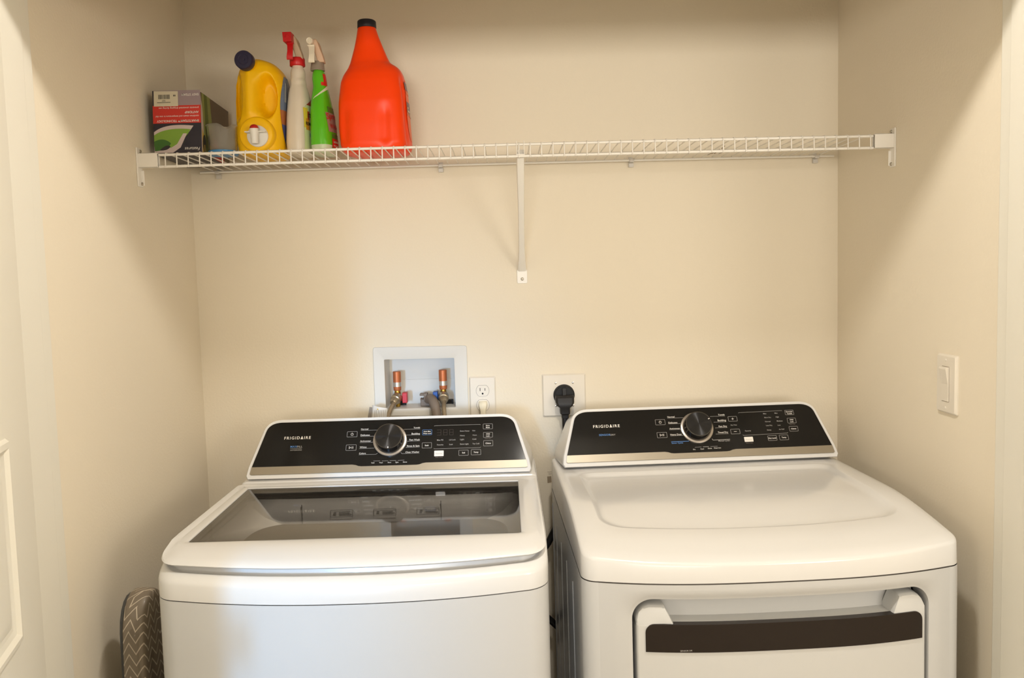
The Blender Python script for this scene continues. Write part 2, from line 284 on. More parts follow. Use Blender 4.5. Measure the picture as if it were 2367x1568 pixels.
TILT = radians(33)
def console(root, off, P0, psi0, yback, zback, texts, buttons, lines, thick, disp, knob_line, kn_tip):
    """housing, black panel with print and buttons, silver strip and dial; P0 bottom centre of the panel face"""
    fr = frame_of(P0, (1, 0, 0), (0, sin(TILT), cos(TILT)))
    def outline(e, n=8):
        wb, wt, h = .3235+e, .262+e*.2, .1300+e
        L = [(-wb+.004, -e*1.15), (-wb, .003-e*.6), (-.3205-e, .0192), (-.296-e*.95, .110)]
        c0 = Vector(L[-1]); c1 = Vector((-wt, h)); ctrl = Vector((-.2895-e*.8, .1290+e))
        for k in range(1, n+1):
            t = k/n; p = c0*(1-t)**2+ctrl*2*t*(1-t)+c1*t*t; L.append((p.x, p.y))
        return L+[(-x, y) for x, y in reversed(L)]
    F = outline(.0085); n = len(F)
    def sect(t):
        out = []
        for u, v in F:
            a = Vector(fr(u, v, -.002))
            vv = (v+.01)/.149
            ux = u*(1.028-.015*vv) if abs(u) > .2 else u
            b = Vector((P0[0]+ux, yback, zback[0]+(zback[1]-zback[0])*vv))
            p = a.lerp(b, t); p.x = a.x+(b.x-a.x)*(1-(1-t)**1.5)
            out.append(tuple(p))
        return out
    mb = MB(); inner = [(u*.985, .004+(v-.004)*.97) for u, v in F]
    mb.loft([[fr(u, v, 0) for u, v in inner], [fr(u*.995, v*.99+.0005, .0005) for u, v in F], sect(0), sect(.08), sect(.25), sect(.5), sect(.75), sect(1)])
    mb.build('console_housing', PLAST, root, off=off, smooth=50)
    # black panel above the silver strip
    O = outline(0.); N = len(O); half = [p for p in O if p[1] > .0195]
    notch = [(.3205, .0188), (.086, .0185), (.078, .0172), (.071, .0145), (.064, .0137), (-.064, .0137), (-.071, .0145), (-.078, .0172), (-.086, .0185), (-.3205, .0188)]
    bp = list(reversed(notch))[::-1]
    poly = [p for p in O if p[1] > .0193]                                   # left side up, over, down right
    poly = poly+notch
    mb = MB(); slab(mb, fr, poly, .0002, .0022)
    pan = mb.build('control_panel', BLACKG, root, off=off, smooth=0)
    st = [(-.3195, .0001), (-.3228, .0012), (-.3232, .003)]+[(-x, y) for x, y in notch]+[(.3232, .003), (.3228, .0012), (.3195, .0001)]
    st = [(-.3195, .0002), (-.3230, .0022)]+list(reversed(notch))+[(.3230, .0022), (.3195, .0002)]
    mb = MB(); slab(mb, fr, st, .0002, .0030); mb.build('silver_trim_strip', SILV, root, off=off, smooth=0)
    by = {}
    def region(u, v): return 'model_lettering' if u < -.2 else ('display_markings' if u > .09 or (u > .08 and v > .075 and v < .083) else ('status_markings' if v < .032 else ('cycle_markings|left' if u < 0 else 'cycle_markings|right')))
    logo = None
    for s, u, v, w, bo, c in texts:
        key = 'brand_lettering' if s == 'FRIGIDAIRE' else (region(u, v), c)
        mb = by.setdefault(key, MB())
        s2 = 'FRIGID\u0394IRE' if s == 'FRIGIDAIRE' else s
        big = s in ('MAX', 'FILL', 'AUTOSENSING', 'SENSOR', 'DRY')
        put_text(mb, fr, s2, u, v, width=w, h=.0026, bold=.012 if s == 'FRIGIDAIRE' else .006, space=1.28 if s == 'FRIGIDAIRE' else (1.15 if big else 1.))
    for l in lines: put_line(by.setdefault((region(*l[0]), 'g'), MB()), fr, l, .0006, h=.0026)
    for i, l in enumerate(thick): put_line(by.setdefault((region(*l[0]), 'b' if i == 0 else 'g'), MB()), fr, l, .0011, h=.0026)
    by['brand_lettering'].build('brand_lettering', INKW, pan, off=off, smooth=0)
    for part in sorted(set(k[0] for k in by if k != 'brand_lettering')):
      mk = MB(); ms = []
      for key, mb in by.items():
        if key[0] != part: continue
        ms.append(INKS[key[1]]); mk.cur = len(ms)-1; mk.add(mb.v, mb.f)
      if disp and part == 'display_markings':
        ms.append(INKX); mk.cur = len(ms)-1
        u0, v0, u1, v1 = disp; w = (u1-u0)/3.6
        for i, du in enumerate((0, 1.25, 2.45)):
            a, b, c_, d = u0+du*w, v0+.001, u0+du*w+w*.8, v1-.001; t = .0009; mid = (b+d)/2
            for q in ((a, b, c_, b+t), (a, mid-t/2, c_, mid+t/2), (a, d-t, c_, d), (a, b, a+t, d), (c_-t, b, c_, d)):
                if i == 0 and q[0] == a and q[2] == a+t: continue
                put_poly(mk, fr, [(q[0], q[1]), (q[2], q[1]), (q[2], q[3]), (q[0], q[3])], h=.00235)
      mk.build(part.split('|')[0], ms, pan, off=off, smooth=0)
    for s, u0, v0, u1, v1 in buttons:
        mb = MB(); cu, cv = (u0+u1)/2, (v0+v1)/2
        fill = s == 'Favorite'; col = [INKB if s.startswith('Auto') else INKG, INKW, INKG]
        if fill:
            mb.cur = 1; slab(mb, fr, rrect(u0, v0, u1, v1, .0012), .0022, .0026); mb.cur = 2
            put_text(mb, fr, s, cu, cv-.002, width=(u1-u0)*.68, h=.0030, center=True)
        else:
            put_frame(mb, fr, u0, v0, u1, v1, .0006, .0014, h=.0026); mb.cur = 1
            if s == 'power':
                n = 14
                a = [(cu+.0030*cos(radians(125+290*k/n)), cv-.0002+.0030*sin(radians(125+290*k/n))) for k in range(n+1)]
                put_line(mb, fr, a, .0007, h=.0026); put_line(mb, fr, [(cu, cv+.0003), (cu, cv+.0036)], .0008, h=.0026)
            elif s == 'play':
                put_line(mb, fr, [(cu-.0048, cv-.0026), (cu-.0048, cv+.0026), (cu-.0004, cv), (cu-.0048, cv-.0026)], .0007, h=.0026)
                for d in (.0018, .0044): put_line(mb, fr, [(cu+d, cv-.0024), (cu+d, cv+.0024)], .0008, h=.0026)
            elif s == '+':
                put_line(mb, fr, [(cu-.0024, cv), (cu+.0024, cv)], .0009, h=.0026); put_line(mb, fr, [(cu, cv-.0024), (cu, cv+.0024)], .0009, h=.0026)
            elif s == '-': put_line(mb, fr, [(cu-.003, cv), (cu+.003, cv)], .0009, h=.0026)
            else:
                ls = s.split('|')
                for i, t in enumerate(ls):
                    vv = cv-.0016 if len(ls) == 1 else (cv+.0008 if i == 0 else cv-.0042)
                    sz = .0049 if len(ls) == 1 else .0043; tw = max(p[0] for p in text2d(t, None, sz)[0])
                    put_text(mb, fr, t, cu, vv, width=min(tw, (u1-u0)*.86), h=.0026, center=True, bold=.02)
        mb.build('button', col, pan, off=off, smooth=0)
    # dial
    kc, ax = Vector(fr(0, .0762, .0022)), Vector(fr(0, 0, 1))-Vector(fr(0, 0, 0))
    kt = frame_of(kc, (1, 0, 0), (0, sin(TILT), cos(TILT)))
    mb = MB().lathe(kc, ax, [(0, .0400), (.0035, .0402), (.0050, .0394), (.0056, .0375), (.0058, .034)], n=64)
    dial = mb.build('dial', mat('satin_ring', (.42, .38, .34), .25, metal=.8), root, off=off, smooth=25)
    MB().lathe(kc, ax, [(.0056, .0345), (.022, .0325), (.0275, .0318), (.0285, .0308), (.0286, .0295)], n=64).build('dial_grip', mat('dark_chrome', (.10, .092, .085), .16, metal=.9), dial, off=off, smooth=25)
    # spun metal face: bright line as on the photograph
    face = mat('spun_dark_metal', (.045, .045, .048), .30, metal=.9)
    nt = face.node_tree; b = nt.nodes['Principled BSDF']
    if not b.inputs['Anisotropic'].default_value:
        b.inputs['Anisotropic'].default_value = .95; b.inputs['Roughness'].default_value = .22
        tg = nt.nodes.new('ShaderNodeTangent'); tg.direction_type = 'UV_MAP'
        nt.links.new(tg.outputs[0], b.inputs['Tangent'])
    mb = MB().lathe(kc, ax, [(.0287, .0296), (.0287, .012), (.0287, .0005)], n=96, cap0=False)
    f = mb.build('dial_face', face, dial, off=off, smooth=0)
    uvl = f.data.uv_layers.new(name='UVMap'); c0 = kc-Vector(off)+ax*.0287
    for p in f.data.polygons:
        ang0 = None
        for li in p.loop_indices:
            d = f.data.vertices[f.data.loops[li].vertex_index].co-c0
            r_ = d.length; a_ = atan2(d.dot(Vector((0, sin(TILT), cos(TILT)))), d.x)
            if ang0 is None: ang0 = a_
            while a_-ang0 > pi: a_ -= 2*pi
            while a_-ang0 < -pi: a_ += 2*pi
            uvl.data[li].uv = (a_/(2*pi), r_/.03)
    mb = MB(); a = radians(kn_tip)
    put_line(mb, kt, [(.027*cos(a), .027*sin(a)), (.029*cos(a), .029*sin(a))], .002, h=.0290)
    mb.build('pointer_mark', INKW, dial, off=off, smooth=0)
    return fr

# ---------------- washer (local: x across, y depth with the back wall at 0)
WX = .5295; WB = (0, -.45, 0)
def lidz(x, y):
    if y > -.68: return 1.0430+(y+.68)*.011
    return 1.0430-.0185*sm(-.680, -.775, y)-.002*sm(-.775, -.81, y)
washer = empty('washing_machine', (WX, -.45, 0), 0, 'white top-load washing machine with dark glass lid and black control panel, left of the dryer', 'washing machine')
m = MB(); P = plan(.343, -.10, -.785, .044, .045, .02)
m.loft([ring(P, .03), ring(P, .9600), ring(plan(.3427, -.1003, -.7845, .044, .045, .02), .9648)])
m.build('cabinet', ENAMEL, washer, off=WB)
for sx in (-.29, .29):
    for sy in (-.17, -.72): MB().lathe((sx, sy, 0), (0, 0, 1), [(0, .02), (.012, .02), (.014, .01), (.03, .01)], n=16).build('foot', BLK, washer, off=WB)
m = MB(); ins = .0035
m.loft([ring(plan(.343-ins, -.10-ins, -.785+ins, .044, .042, .02), z) for z in (.9645, .9668)]); m.build('seam', SEAM, washer, off=WB)
front = lambda y: sm(-.66, -.775, y)
def dz(zs, zf):
    def f(x, y): g = front(y); return (zs+(y+.68)*.011*(1 if y > -.68 else 0))*(1-g)+zf*g
    return f
m = MB()
R = [ring(plan(.3430, -.10, -.785, .044, .045, .02), .9668), ring(plan(.3430, -.10, -.785, .044, .045, .02), .969),
     ring(plan(.3430, -.10, -.7850, .044, .045, .02), dz(1.033, .9930)),
     ring(plan(.3420, -.101, -.7828, .044, .045, .02), dz(1.0365, .9985)),
     ring(plan(.3400, -.103, -.7775, .044, .043, .02), dz(1.0385, 1.0035)),
     ring(plan(.3370, -.106, -.7705, .044, .042, .02), dz(1.0390, 1.0078)),
     ring(plan(.3340, -.109, -.7665, .044, .040, .02), dz(1.0390, 1.0086)),
     ring(plan(.3320, -.111, -.7635, .044, .040, .02), dz(1.0385, 1.0075)),
     ring(plan(.3300, -.113, -.7550, .044, .038, .02), dz(1.0380, 1.0010)),
     ring(plan(.3290, -.114, -.7480, .044, .038, .02), dz(1.0370, 1.0000)),
     ring(plan(.3280, -.116, -.7440, .044, .038, .02), dz(1.0360, 1.0180)),
     ring(plan(.3270, -.118, -.7420, .044, .038, .02), 1.0185),
     ring(plan(.3150, -.330, -.7200, .010, .030, .02), 1.0180), ring(plan(.3100, -.333, -.712, .008, .030, .02), 1.012)]
m.loft(R, cap0=False, cap1=False); m.build('top_deck', PLAST, washer, off=WB, smooth=40)
# deck behind the lid
m = MB(); hp = [(-.339, 1.0)]
secs = []
for x, e in ((-.3405, .006), (-.338, .002), (-.33, 0), (.33, 0), (.338, .002), (.3405, .006)):
    secs.append([(x, -.3165+e*.3, 1.012), (x, -.3165, 1.040-e), (x, -.3135, 1.0435-e), (x, -.300, 1.0455-e), (x, -.298, 1.0485-e), (x, -.270, 1.0500-e), (x, -.105, 1.049-e), (x, -.103, 1.012)])
m.loft(secs); m.build('rear_deck', PLAST, washer, off=WB, smooth=40)
# lid frame: a closed ring around the glass
gx0, gx1, gyb, gyf = -.3085, .2960, -.339, -.700
def gplan(e, r=.006):
    pts = []; base = plan(.3405, -.3185, -.770, .036, .040, .012)
    x0, x1, y1, y0 = gx0-e, gx1+e, gyb+e, gyf-e; cx, cy = (x0+x1)/2, (y0+y1)/2
    for x, y in base:                                        # radial projection on the glass rectangle keeps the ring order
        sx = x/.3405; syy = (y-(-.5265))/(.2265)
        mx = max(abs(sx), abs(syy)); sx /= mx; syy /= mx
        pts.append((cx+sx*(x1-x0)/2, cy+syy*(y1-y0)/2))
    return pts
gz = lambda x, y: 1.0370+(y+.70)/.361*.008
LP = lambda i, f: plan(.3405-i, -.3185-i, -.770+f, .036-f*.5, .040, .012)
m = MB()
R = [ring(gplan(0), lambda x, y: gz(x, y)-.012), ring(LP(.02, .02), lambda x, y: lidz(x, y)-.014), ring(LP(.003, .002), lambda x, y: lidz(x, y)-.0045), ring(LP(0, 0), lambda x, y: lidz(x, y)-.0015),
     ring(LP(.0012, .0016), lambda x, y: lidz(x, y)+.0012), ring(LP(.006, .012), lambda x, y: max(lidz(x, y), 1.0305)+.0006),
     ring(LP(.0125, .040), lambda x, y: 1.0400+(y+.70)*.014), ring(gplan(.014), lambda x, y: 1.0412+(y+.70)*.014),
     ring(gplan(.004), lambda x, y: gz(x, y)+.0025), ring(gplan(.0015), lambda x, y: gz(x, y)+.0015), ring(gplan(0), lambda x, y: gz(x, y)-.003)]
R.append(R[0])
m.loft(R, cap0=False, cap1=False); lid = m.build('lid', PLAST, washer, off=WB, smooth=32)
# tinted glass with a printed border that thins out inwards
g = bpy.data.materials.new('tinted_lid_glass'); g.use_nodes = True; nt = g.node_tree; nt.nodes.clear()
out = nt.nodes.new('ShaderNodeOutputMaterial'); gl = nt.nodes.new('ShaderNodeBsdfGlossy'); gl.inputs['Roughness'].default_value = .05; gl.inputs['Color'].default_value = (1, 1, 1, 1)
tr = nt.nodes.new('ShaderNodeBsdfTransparent'); tr.inputs['Color'].default_value = (.93, .91, .87, 1)
fz = nt.nodes.new('ShaderNodeFresnel'); fz.inputs['IOR'].default_value = 1.55
mx = nt.nodes.new('ShaderNodeMixShader'); nt.links.new(fz.outputs[0], mx.inputs[0])
df = nt.nodes.new('ShaderNodeBsdfDiffuse'); df.inputs['Color'].default_value = (.022, .020, .019, 1)
m2 = nt.nodes.new('ShaderNodeMixShader')
tc = nt.nodes.new('ShaderNodeTexCoord'); sp = nt.nodes.new('ShaderNodeSeparateXYZ'); nt.links.new(tc.outputs['Generated'], sp.inputs[0])
def edge(sock, w):
    a = nt.nodes.new('ShaderNodeMath'); a.operation = 'SUBTRACT'; a.inputs[0].default_value = 1; nt.links.new(sock, a.inputs[1])
    b = nt.nodes.new('ShaderNodeMath'); b.operation = 'MINIMUM'; nt.links.new(sock, b.inputs[0]); nt.links.new(a.outputs[0], b.inputs[1])
    c = nt.nodes.new('ShaderNodeMapRange'); c.inputs[1].default_value = 0; c.inputs[2].default_value = w; c.inputs[3].default_value = .78; c.inputs[4].default_value = 0.
    nt.links.new(b.outputs[0], c.inputs[0]); return c
ea, eb = edge(sp.outputs[0], .16), edge(sp.outputs[1], .22)
mxm = nt.nodes.new('ShaderNodeMath'); mxm.operation = 'MAXIMUM'; nt.links.new(ea.outputs[0], mxm.inputs[0]); nt.links.new(eb.outputs[0], mxm.inputs[1])
nt.links.new(mxm.outputs[0], m2.inputs[0]); nt.links.new(tr.outputs[0], m2.inputs[1]); nt.links.new(df.outputs[0], m2.inputs[2])
nt.links.new(m2.outputs[0], mx.inputs[1]); nt.links.new(gl.outputs[0], mx.inputs[2]); nt.links.new(mx.outputs[0], out.inputs['Surface'])
m = MB(); rr = rrect(gx0-.0005, gyf-.0005, gx1+.0005, gyb+.0005, .007, 5)
m.loft([[(x, y, gz(x, y)-.004) for x, y in rr], [(x, y, gz(x, y)) for x, y in rr]])
gu = bpy.data.materials.new('glass_underside'); gu.use_nodes = True; n2 = gu.node_tree; n2.nodes.clear()
o2 = n2.nodes.new('ShaderNodeOutputMaterial'); t2 = n2.nodes.new('ShaderNodeBsdfTransparent'); n2.links.new(t2.outputs[0], o2.inputs['Surface'])
lg = m.build('lid_glass', [g, gu], washer, off=WB, smooth=0)
for p in lg.data.polygons: p.material_index = 0 if p.normal.z > .5 else 1
# inside: moulded well, dispenser front and steel drum
m = MB(); CY = -.52; N = 64
def sq(hw, y0, y1, e, z): return sell(-.006, (y0+y1)/2, hw, (y1-y0)/2, e, z, N)
m.loft([sq(.312, -.712, -.338, 14, 1.016), sq(.300, -.705, -.345, 9, 1.000), sq(.270, -.700, -.350, 4, .955), sq(.205, -.700, -.350, 2, .930), sq(.20, -.700, -.350, 2, .900)], cap0=False, cap1=False)
m.build('tub_cover', mat('well_plastic', (.85, .84, .82), .5), washer, off=WB, smooth=60)
m = MB().loft([sell(-.006, CY, .215, .215, 2, z, N) for z in (.905, .55)], cap0=False, cap1=True)
m.build('drum', mat('brushed_steel_drum', (.62, .61, .60), .35, metal=.9), washer, off=WB, smooth=60)
m = MB(); sp_ = []
for x, dy in ((-.295, .006), (-.20, 0), (-.13, 0), (.12, 0), (.25, 0), (.285, .006)):
    sp_.append([(x, -.352+dy, 1.020), (x, -.366+dy, 1.010), (x, -.372+dy, .985), (x, -.366+dy, .962), (x, -.350+dy, .955)])
m.loft(sp_, closed=False, cap0=False, cap1=False)
disp = m.build('dispenser_drawer', mat('drawer_plastic', (.74, .73, .72), .42), washer, off=WB, smooth=50)
ENG = mat('engraved_grey', (.30, .29, .28), .6)
for x in (-.185, .124): MB().box(x-.0007, -.3735, .960, x+.0007, -.371, 1.012).build('seam_line', ENG, disp, off=WB, smooth=0)
dfr = frame_of((0, -.3728, .990), (1, 0, 0), (0, .12, 1))
for x in (-.122, -.026, .070):
    m = MB()
    put_frame(m, dfr, x, -.008, x+.05, .008, .0009, .0015, h=.0006); put_line(m, dfr, [(x+.02, .002), (x+.042, .002)], .0016, h=.0006); put_line(m, dfr, [(x+.02, -.002), (x+.046, -.002)], .0016, h=.0006)
    put_poly(m, dfr, [(x+.006, -.002), (x+.012, -.003), (x+.013, .003), (x+.007, .003)], h=.0006)
    m.build('engraved_icon', ENG, disp, off=WB, smooth=0)
console(washer, WB, (-.0025, -.283, 1.0603), 0, -.105, (1.045, 1.155), Wt, Wb, Wl, [], Wdisp, None, -90)

# ---------------- dryer
DPSI = radians(1.5); DOFF = (0, -.20, 0)
ox, oy = 1.2660, -.236
dryer = empty('clothes_dryer', (ox-(-.20)*sin(DPSI), oy+(-.20)*cos(DPSI), 0), DPSI, 'white dryer with a dark window strip in its front door, right of the washer', 'clothes dryer')
dryer.rotation_euler = (0, -radians(.30), DPSI); dryer.location.z = .0019   # tilted slightly out of level to fit its edge lines in the image
HX = .006; ZS = .9620
def fyd(x): return -.506-.042*(1-min(1, abs(x/(.343-.028*.4))**2.7))
m = MB(); P = plan(.343, .15, -.506, .042, .028, .012, ex=2.7)
i0 = [i for i, (x, y) in enumerate(P) if x <= -.314 and y < -.45][-1]; i1 = [i for i, (x, y) in enumerate(P) if x >= .314 and y < -.45][0]
Q = P[i1:]+P[:i0+1]
m.loft([ring(Q, .03), ring(Q, ZS-.005), ring([(x*.9990, y*.9990) for x, y in Q], ZS)], closed=False, cap0=False, cap1=False)
xl, yl = P[i0]; xr, yr = P[i1]
m.build('cabinet', ENAMEL, dryer, off=DOFF)
# front panel with the rounded door opening
x0h, x1h, zth, zbh = -.2575, .2725, .9340, .12
rh = .036
def hole(e, r):
    return rrect(x0h-e, zbh-e, x1h+e, zth+e, r+e, 10)
Hh = hole(.011, rh)
def outer_of(p):
    cx, cz = (x0h+x1h)/2, (zbh+zth)/2
    dx, dz_ = p[0]-cx, p[1]-cz
    ax = (xr-cx)/(x1h-cx) if dx > 0 else (xl-cx)/(x0h-cx)
    X = cx+dx*ax; Z = cz+dz_*((.9610-cz)/(zth-cz) if dz_ > 0 else (.03-cz)/(zbh-cz))
    return X, Z
hc = ((x0h+x1h)/2, (zbh+zth)/2)
outer = []
cor = [(xr, .03), (xr, ZS), (xl, ZS), (xl, .03)]
for c in range(4):
    arc = Hh[c*11:(c+1)*11]; K = cor[c]
    pj = lambda p, d: [(p[0], .03), (xr, p[1]), (p[0], ZS), (xl, p[1])][d]
    s0, s1 = pj(arc[0], c), pj(arc[-1], (c+1) % 4)
    for k in range(11):
        t = k/5
        outer.append((s0[0]+(K[0]-s0[0])*t, s0[1]+(K[1]-s0[1])*t) if k <= 5 else (K[0]+(s1[0]-K[0])*(t-1), K[1]+(s1[1]-K[1])*(t-1)))
# densify the straight runs so that the bow shows
def dens(pts, k=14):
    out = []
    for i, p in enumerate(pts):
        q = pts[(i+1) % len(pts)]; n = k if hypot(q[0]-p[0], q[1]-p[1]) > .1 else 1
        for j in range(n): out.append((p[0]+(q[0]-p[0])*j/n, p[1]+(q[1]-p[1])*j/n))
    return out
A = hole(.011, rh); n0 = len(A)
pairs = []
for i in range(n0):
    j = (i+1) % n0; k = 14 if hypot(A[j][0]-A[i][0], A[j][1]-A[i][1]) > .1 else 1
    for t in range(k): pairs.append(tuple(tuple(a[i][c]+(a[j][c]-a[i][c])*t/k for c in (0, 1)) for a in (outer, hole(.011, rh), hole(.006, rh), hole(.001, rh), hole(0, rh), hole(0, rh))))
deps = (0, 0, .0035, .0050, .010, .055)
m = MB()
mid = [tuple(o[0][c]*.5+o[1][c]*.5 for c in (0, 1)) for o in pairs]
ringsF = [[(x, fyd(x), z) for x, z in [o[0] for o in pairs]], [(x, fyd(x), z) for x, z in mid]]
for q in range(1, 6): ringsF.append([(o[q][0], fyd(o[q][0])+deps[q], o[q][1]) for o in pairs])
m.loft(ringsF, cap0=False, cap1=False)
# top flange of the front panel under the lid seam
m.build('front_panel', ENAMEL, dryer, off=DOFF, smooth=40)
m = MB(); m.loft([ring(plan(.3395, .147, -.5025, .042, .027, .012, ex=2.7), z) for z in (ZS-.002, ZS+.004)]); m.build('seam', SEAM, dryer, off=DOFF)
# top: a raised rim round a shallow basin that slopes down at the front
def tz(x, y): return 1.0405-.0285*(max(0, -.25-y)/.23)**1.5
m = MB(); TP = lambda i, f=0, b=.042: plan(.3425-i, .149-i, -.5055+max(i, f), b, .028, .012, ex=2.7)
def bas(i, dep):
    pl = plan(.295-i, -.035-i, -.405+i, .026, .05, .03, cx=.0)
    return ring(pl, lambda x, y: tz(x, y)-dep)
R = [ring(TP(0), ZS+.0022), ring(TP(0), ZS+.005), ring(TP(.0008), lambda x, y: tz(x, y)-.0060), ring(TP(.0022), lambda x, y: tz(x, y)-.0022), ring(TP(.0056), lambda x, y: tz(x, y)-.0003),
     ring(TP(.016, .03), lambda x, y: tz(x, y)+.0015), ring(TP(.024, .06, .036), lambda x, y: tz(x, y)+.002), bas(0, -.002), bas(.004, -.0008), bas(.010, .0035), bas(.016, .0062), bas(.024, .0070), bas(.08, .0072), bas(.13, .0072)]
m.loft(R, cap0=False, cap1=True); m.build('top_panel', PLAST, dryer, off=DOFF, smooth=45)
# door: flat lower slab with a dark strip, scooped grip between two posts
fd = lambda x: fyd(x)+.004
def strip_mesh(xa, xb, zf, nseg, y_of, m):
    vs = []; fs = []
    for i in range(nseg+1):
        x = xa+(xb-xa)*i/nseg
        col = zf(x); vs += [(x, y_of(x, z, k), z) for k, z in enumerate(col)]
    n = len(zf(xa))
    for i in range(nseg):
        for k in range(n-1): a = i*n+k; fs.append((a, a+n, a+n+1, a+1))
    m.add(vs, fs)
xa, xb = x0h+.0065, x1h-.0065
door_mb = MB()
zt = .8895
# slab: outer face, top edge and side edges
def slabring(e, d):
    pts = dens([(xb-e, zbh+.01+e), (xb-e, zt-e), (xa+e, zt-e), (xa+e, zbh+.01+e)], 24)
    return [(x, fd(x)+d, z) for x, z in pts]
door_mb.loft([slabring(.0, .05), slabring(.0, .003), slabring(.001, .001), slabring(.003, 0)], cap0=False, cap1=False)
pts = dens([(xb-.003, zbh+.013), (xb-.003, zt-.003), (xa+.003, zt-.003), (xa+.003, zbh+.013)], 24)
nseg = 24
vs = []; fs = []
for i in range(nseg+1):
    x = xa+.003+(xb-xa-.006)*i/nseg; vs += [(x, fd(x), zbh+.013), (x, fd(x), zt-.003)]
fs = [(2*i, 2*i+2, 2*i+3, 2*i+1) for i in range(nseg)]
door_mb.add(vs, fs)
# scoop: concave back from the slab's top edge up to the opening
def sc_z(x): return [zt-.004+(zth-.002-zt+.004)*k/10 for k in range(11)]
def sc_y(x, z, k):
    t = k/10; return fd(x)+.048-.010*(t-.5)**2*4*(1 if t > .5 else 1)+.002
grip_mb = MB(); strip_mesh(xa, xb, sc_z, 24, sc_y, grip_mb)
# end posts
def post(sgn):
    o = xb if sgn > 0 else xa
    wtop, wbot = .047, .065
    secs = []
    for t, d, hgt in ((0, .046, 0), (.3, .022, 0), (.6, .006, .000), (.8, .001, .0012), (1, 0, .003)):
        # profile in (inward, z): rounded outer top corner, slanted inner side
        pr = [(0+hgt, zt-.006), (0+hgt, .8970), (.004+hgt, .9090), (.012, .9175-hgt), (.022, .9210-hgt), (wtop-hgt, .9210-hgt), (wtop+.003-hgt, .9190-hgt), (wbot-hgt, zt-.002), (wbot-hgt, zt-.006)]
        secs.append([(o-sgn*u, fd(o-sgn*u)+d*1.0+(.006 if z > .9085 else 0)*t+(.012 if z > .918 else 0)*t*.5, z) for u, z in pr])
    return secs
for sgn in (-1, 1):
    s_ = post(sgn); door_mb.loft(s_, cap0=False)
door = door_mb.build('door', mat('door_enamel', (.60, .60, .59), .3, coat=.2), dryer, off=DOFF, smooth=35)
grip_mb.build('grip_recess', mat('matte_light_grey', (.60, .60, .59), .75, spec=.2), door, off=DOFF, smooth=60)
ws0, ws1 = -.2365, .2585
m = MB(); nn = 28
for d, z0_, z1_, e in ((-.0022, .8405, .8905, 0),):
    # rounded upper corners
    ring_f = []
    cr = .016
    up = [(ws0, z0_)]+[(ws0+cr-cr*cos(radians(90*k/6)), z1_-cr+cr*sin(radians(90*k/6))) for k in range(7)]
    up += [(ws0+cr+(ws1-ws0-2*cr)*k/nn, z1_) for k in range(1, nn)]
    up += [(ws1-cr+cr*sin(radians(90*k/6)), z1_-cr+cr*cos(radians(90*k/6))) for k in range(7)]+[(ws1, z0_)]
    up += [(ws1+(ws0-ws1)*k/nn, z0_) for k in range(1, nn)]
    m.loft([[(x, fd(x)+.012 if z > .888 else fd(x)-.0002, z) for x, z in up], [(x, fd(x)+d, z) for x, z in up]], cap0=False, cap1=False)
    # face as columns
    vs = []; fs = []; xsn = sorted(set([round(p[0], 6) for p in up]))
    def ztop(x):
        if x < ws0+cr: t = (ws0+cr-x)/cr; return z1_-cr+cr*sqrt(max(0, 1-t*t))
        if x > ws1-cr: t = (x-ws1+cr)/cr; return z1_-cr+cr*sqrt(max(0, 1-t*t))
        return z1_
    for x in xsn: vs += [(x, fd(x)+d, z0_), (x, fd(x)+d, ztop(x))]
    fs = [(2*i, 2*i+2, 2*i+3, 2*i+1) for i in range(len(xsn)-1)]; m.add(vs, fs)
win = m.build('window_strip', mat('dark_smoked_plastic', (.020, .014, .011), .14, spec=.3), door, off=DOFF, smooth=35)
m = MB(); wf = frame_of((ws0+.058, fd(ws0+.07)-.0024, .8430), (1, -.02, 0), (0, 0, 1))
put_text(m, wf, 'SENSOR DRY SYSTEM', 0, 0, width=.038, h=.0003); m.build('fine_print', INKG, win, off=DOFF, smooth=0)
# left side: pressed grooves, dark edge of the rear cover
m = MB()
for y in (.02, -.10, -.22, -.34): m.tube([(-.3430, y, .90), (-.3430, y, .10)], .0014, 6)
m.tube([(-.3434, .12, .93), (-.3434, .12, .08)], .0015, 6); m.build('side_ribs', ENAMEL, dryer, off=DOFF)
for sx in (-.29, .29):
    for sy in (.09, -.43): MB().lathe((sx, sy, 0), (0, 0, 1), [(0, .02), (.012, .02), (.014, .01), (.03, .01)], n=16).build('foot', BLK, dryer, off=DOFF)
console(dryer, DOFF, (.0065, 0, 1.058), 0, .145, (1.040, 1.152), Dt, Db, Dl, Dthick, None, None, 25)

# ------------------------------------------------------------------ wire shelf
SX0, SX1, SY = .047, 1.642, -.308
bow = lambda x: .0025*(1-((x-.845)/.8)**2)
shelf = empty('wire_shelf', (.845, -.16, 1.797), 0, 'long white vinyl-coated wire shelf across the back wall holding cleaning products', 'shelf')
SO = (.845, -.16, 1.797)
def rail(y, z, r, x0=SX0, x1=SX1, b=1.):
    return MB().tube([(x0+(x1-x0)*k/16, y, z+bow(x0+(x1-x0)*k/16)*b) for k in range(17)], r, 8)
rail(SY, 1.7962, .0031).build('front_top_rail', WIRE, shelf, off=SO, smooth=60)
rail(SY-.001, 1.7702, .0031).build('front_bottom_rail', WIRE, shelf, off=SO, smooth=60)
rail(-.016, 1.7955, .0031, .030, 1.672).build('back_rail', WIRE, shelf, off=SO, smooth=60)
rail(-.150, 1.7955, .0025, .035, 1.662).build('middle_rail', WIRE, shelf, off=SO, smooth=60)
w0 = None; nw = 63
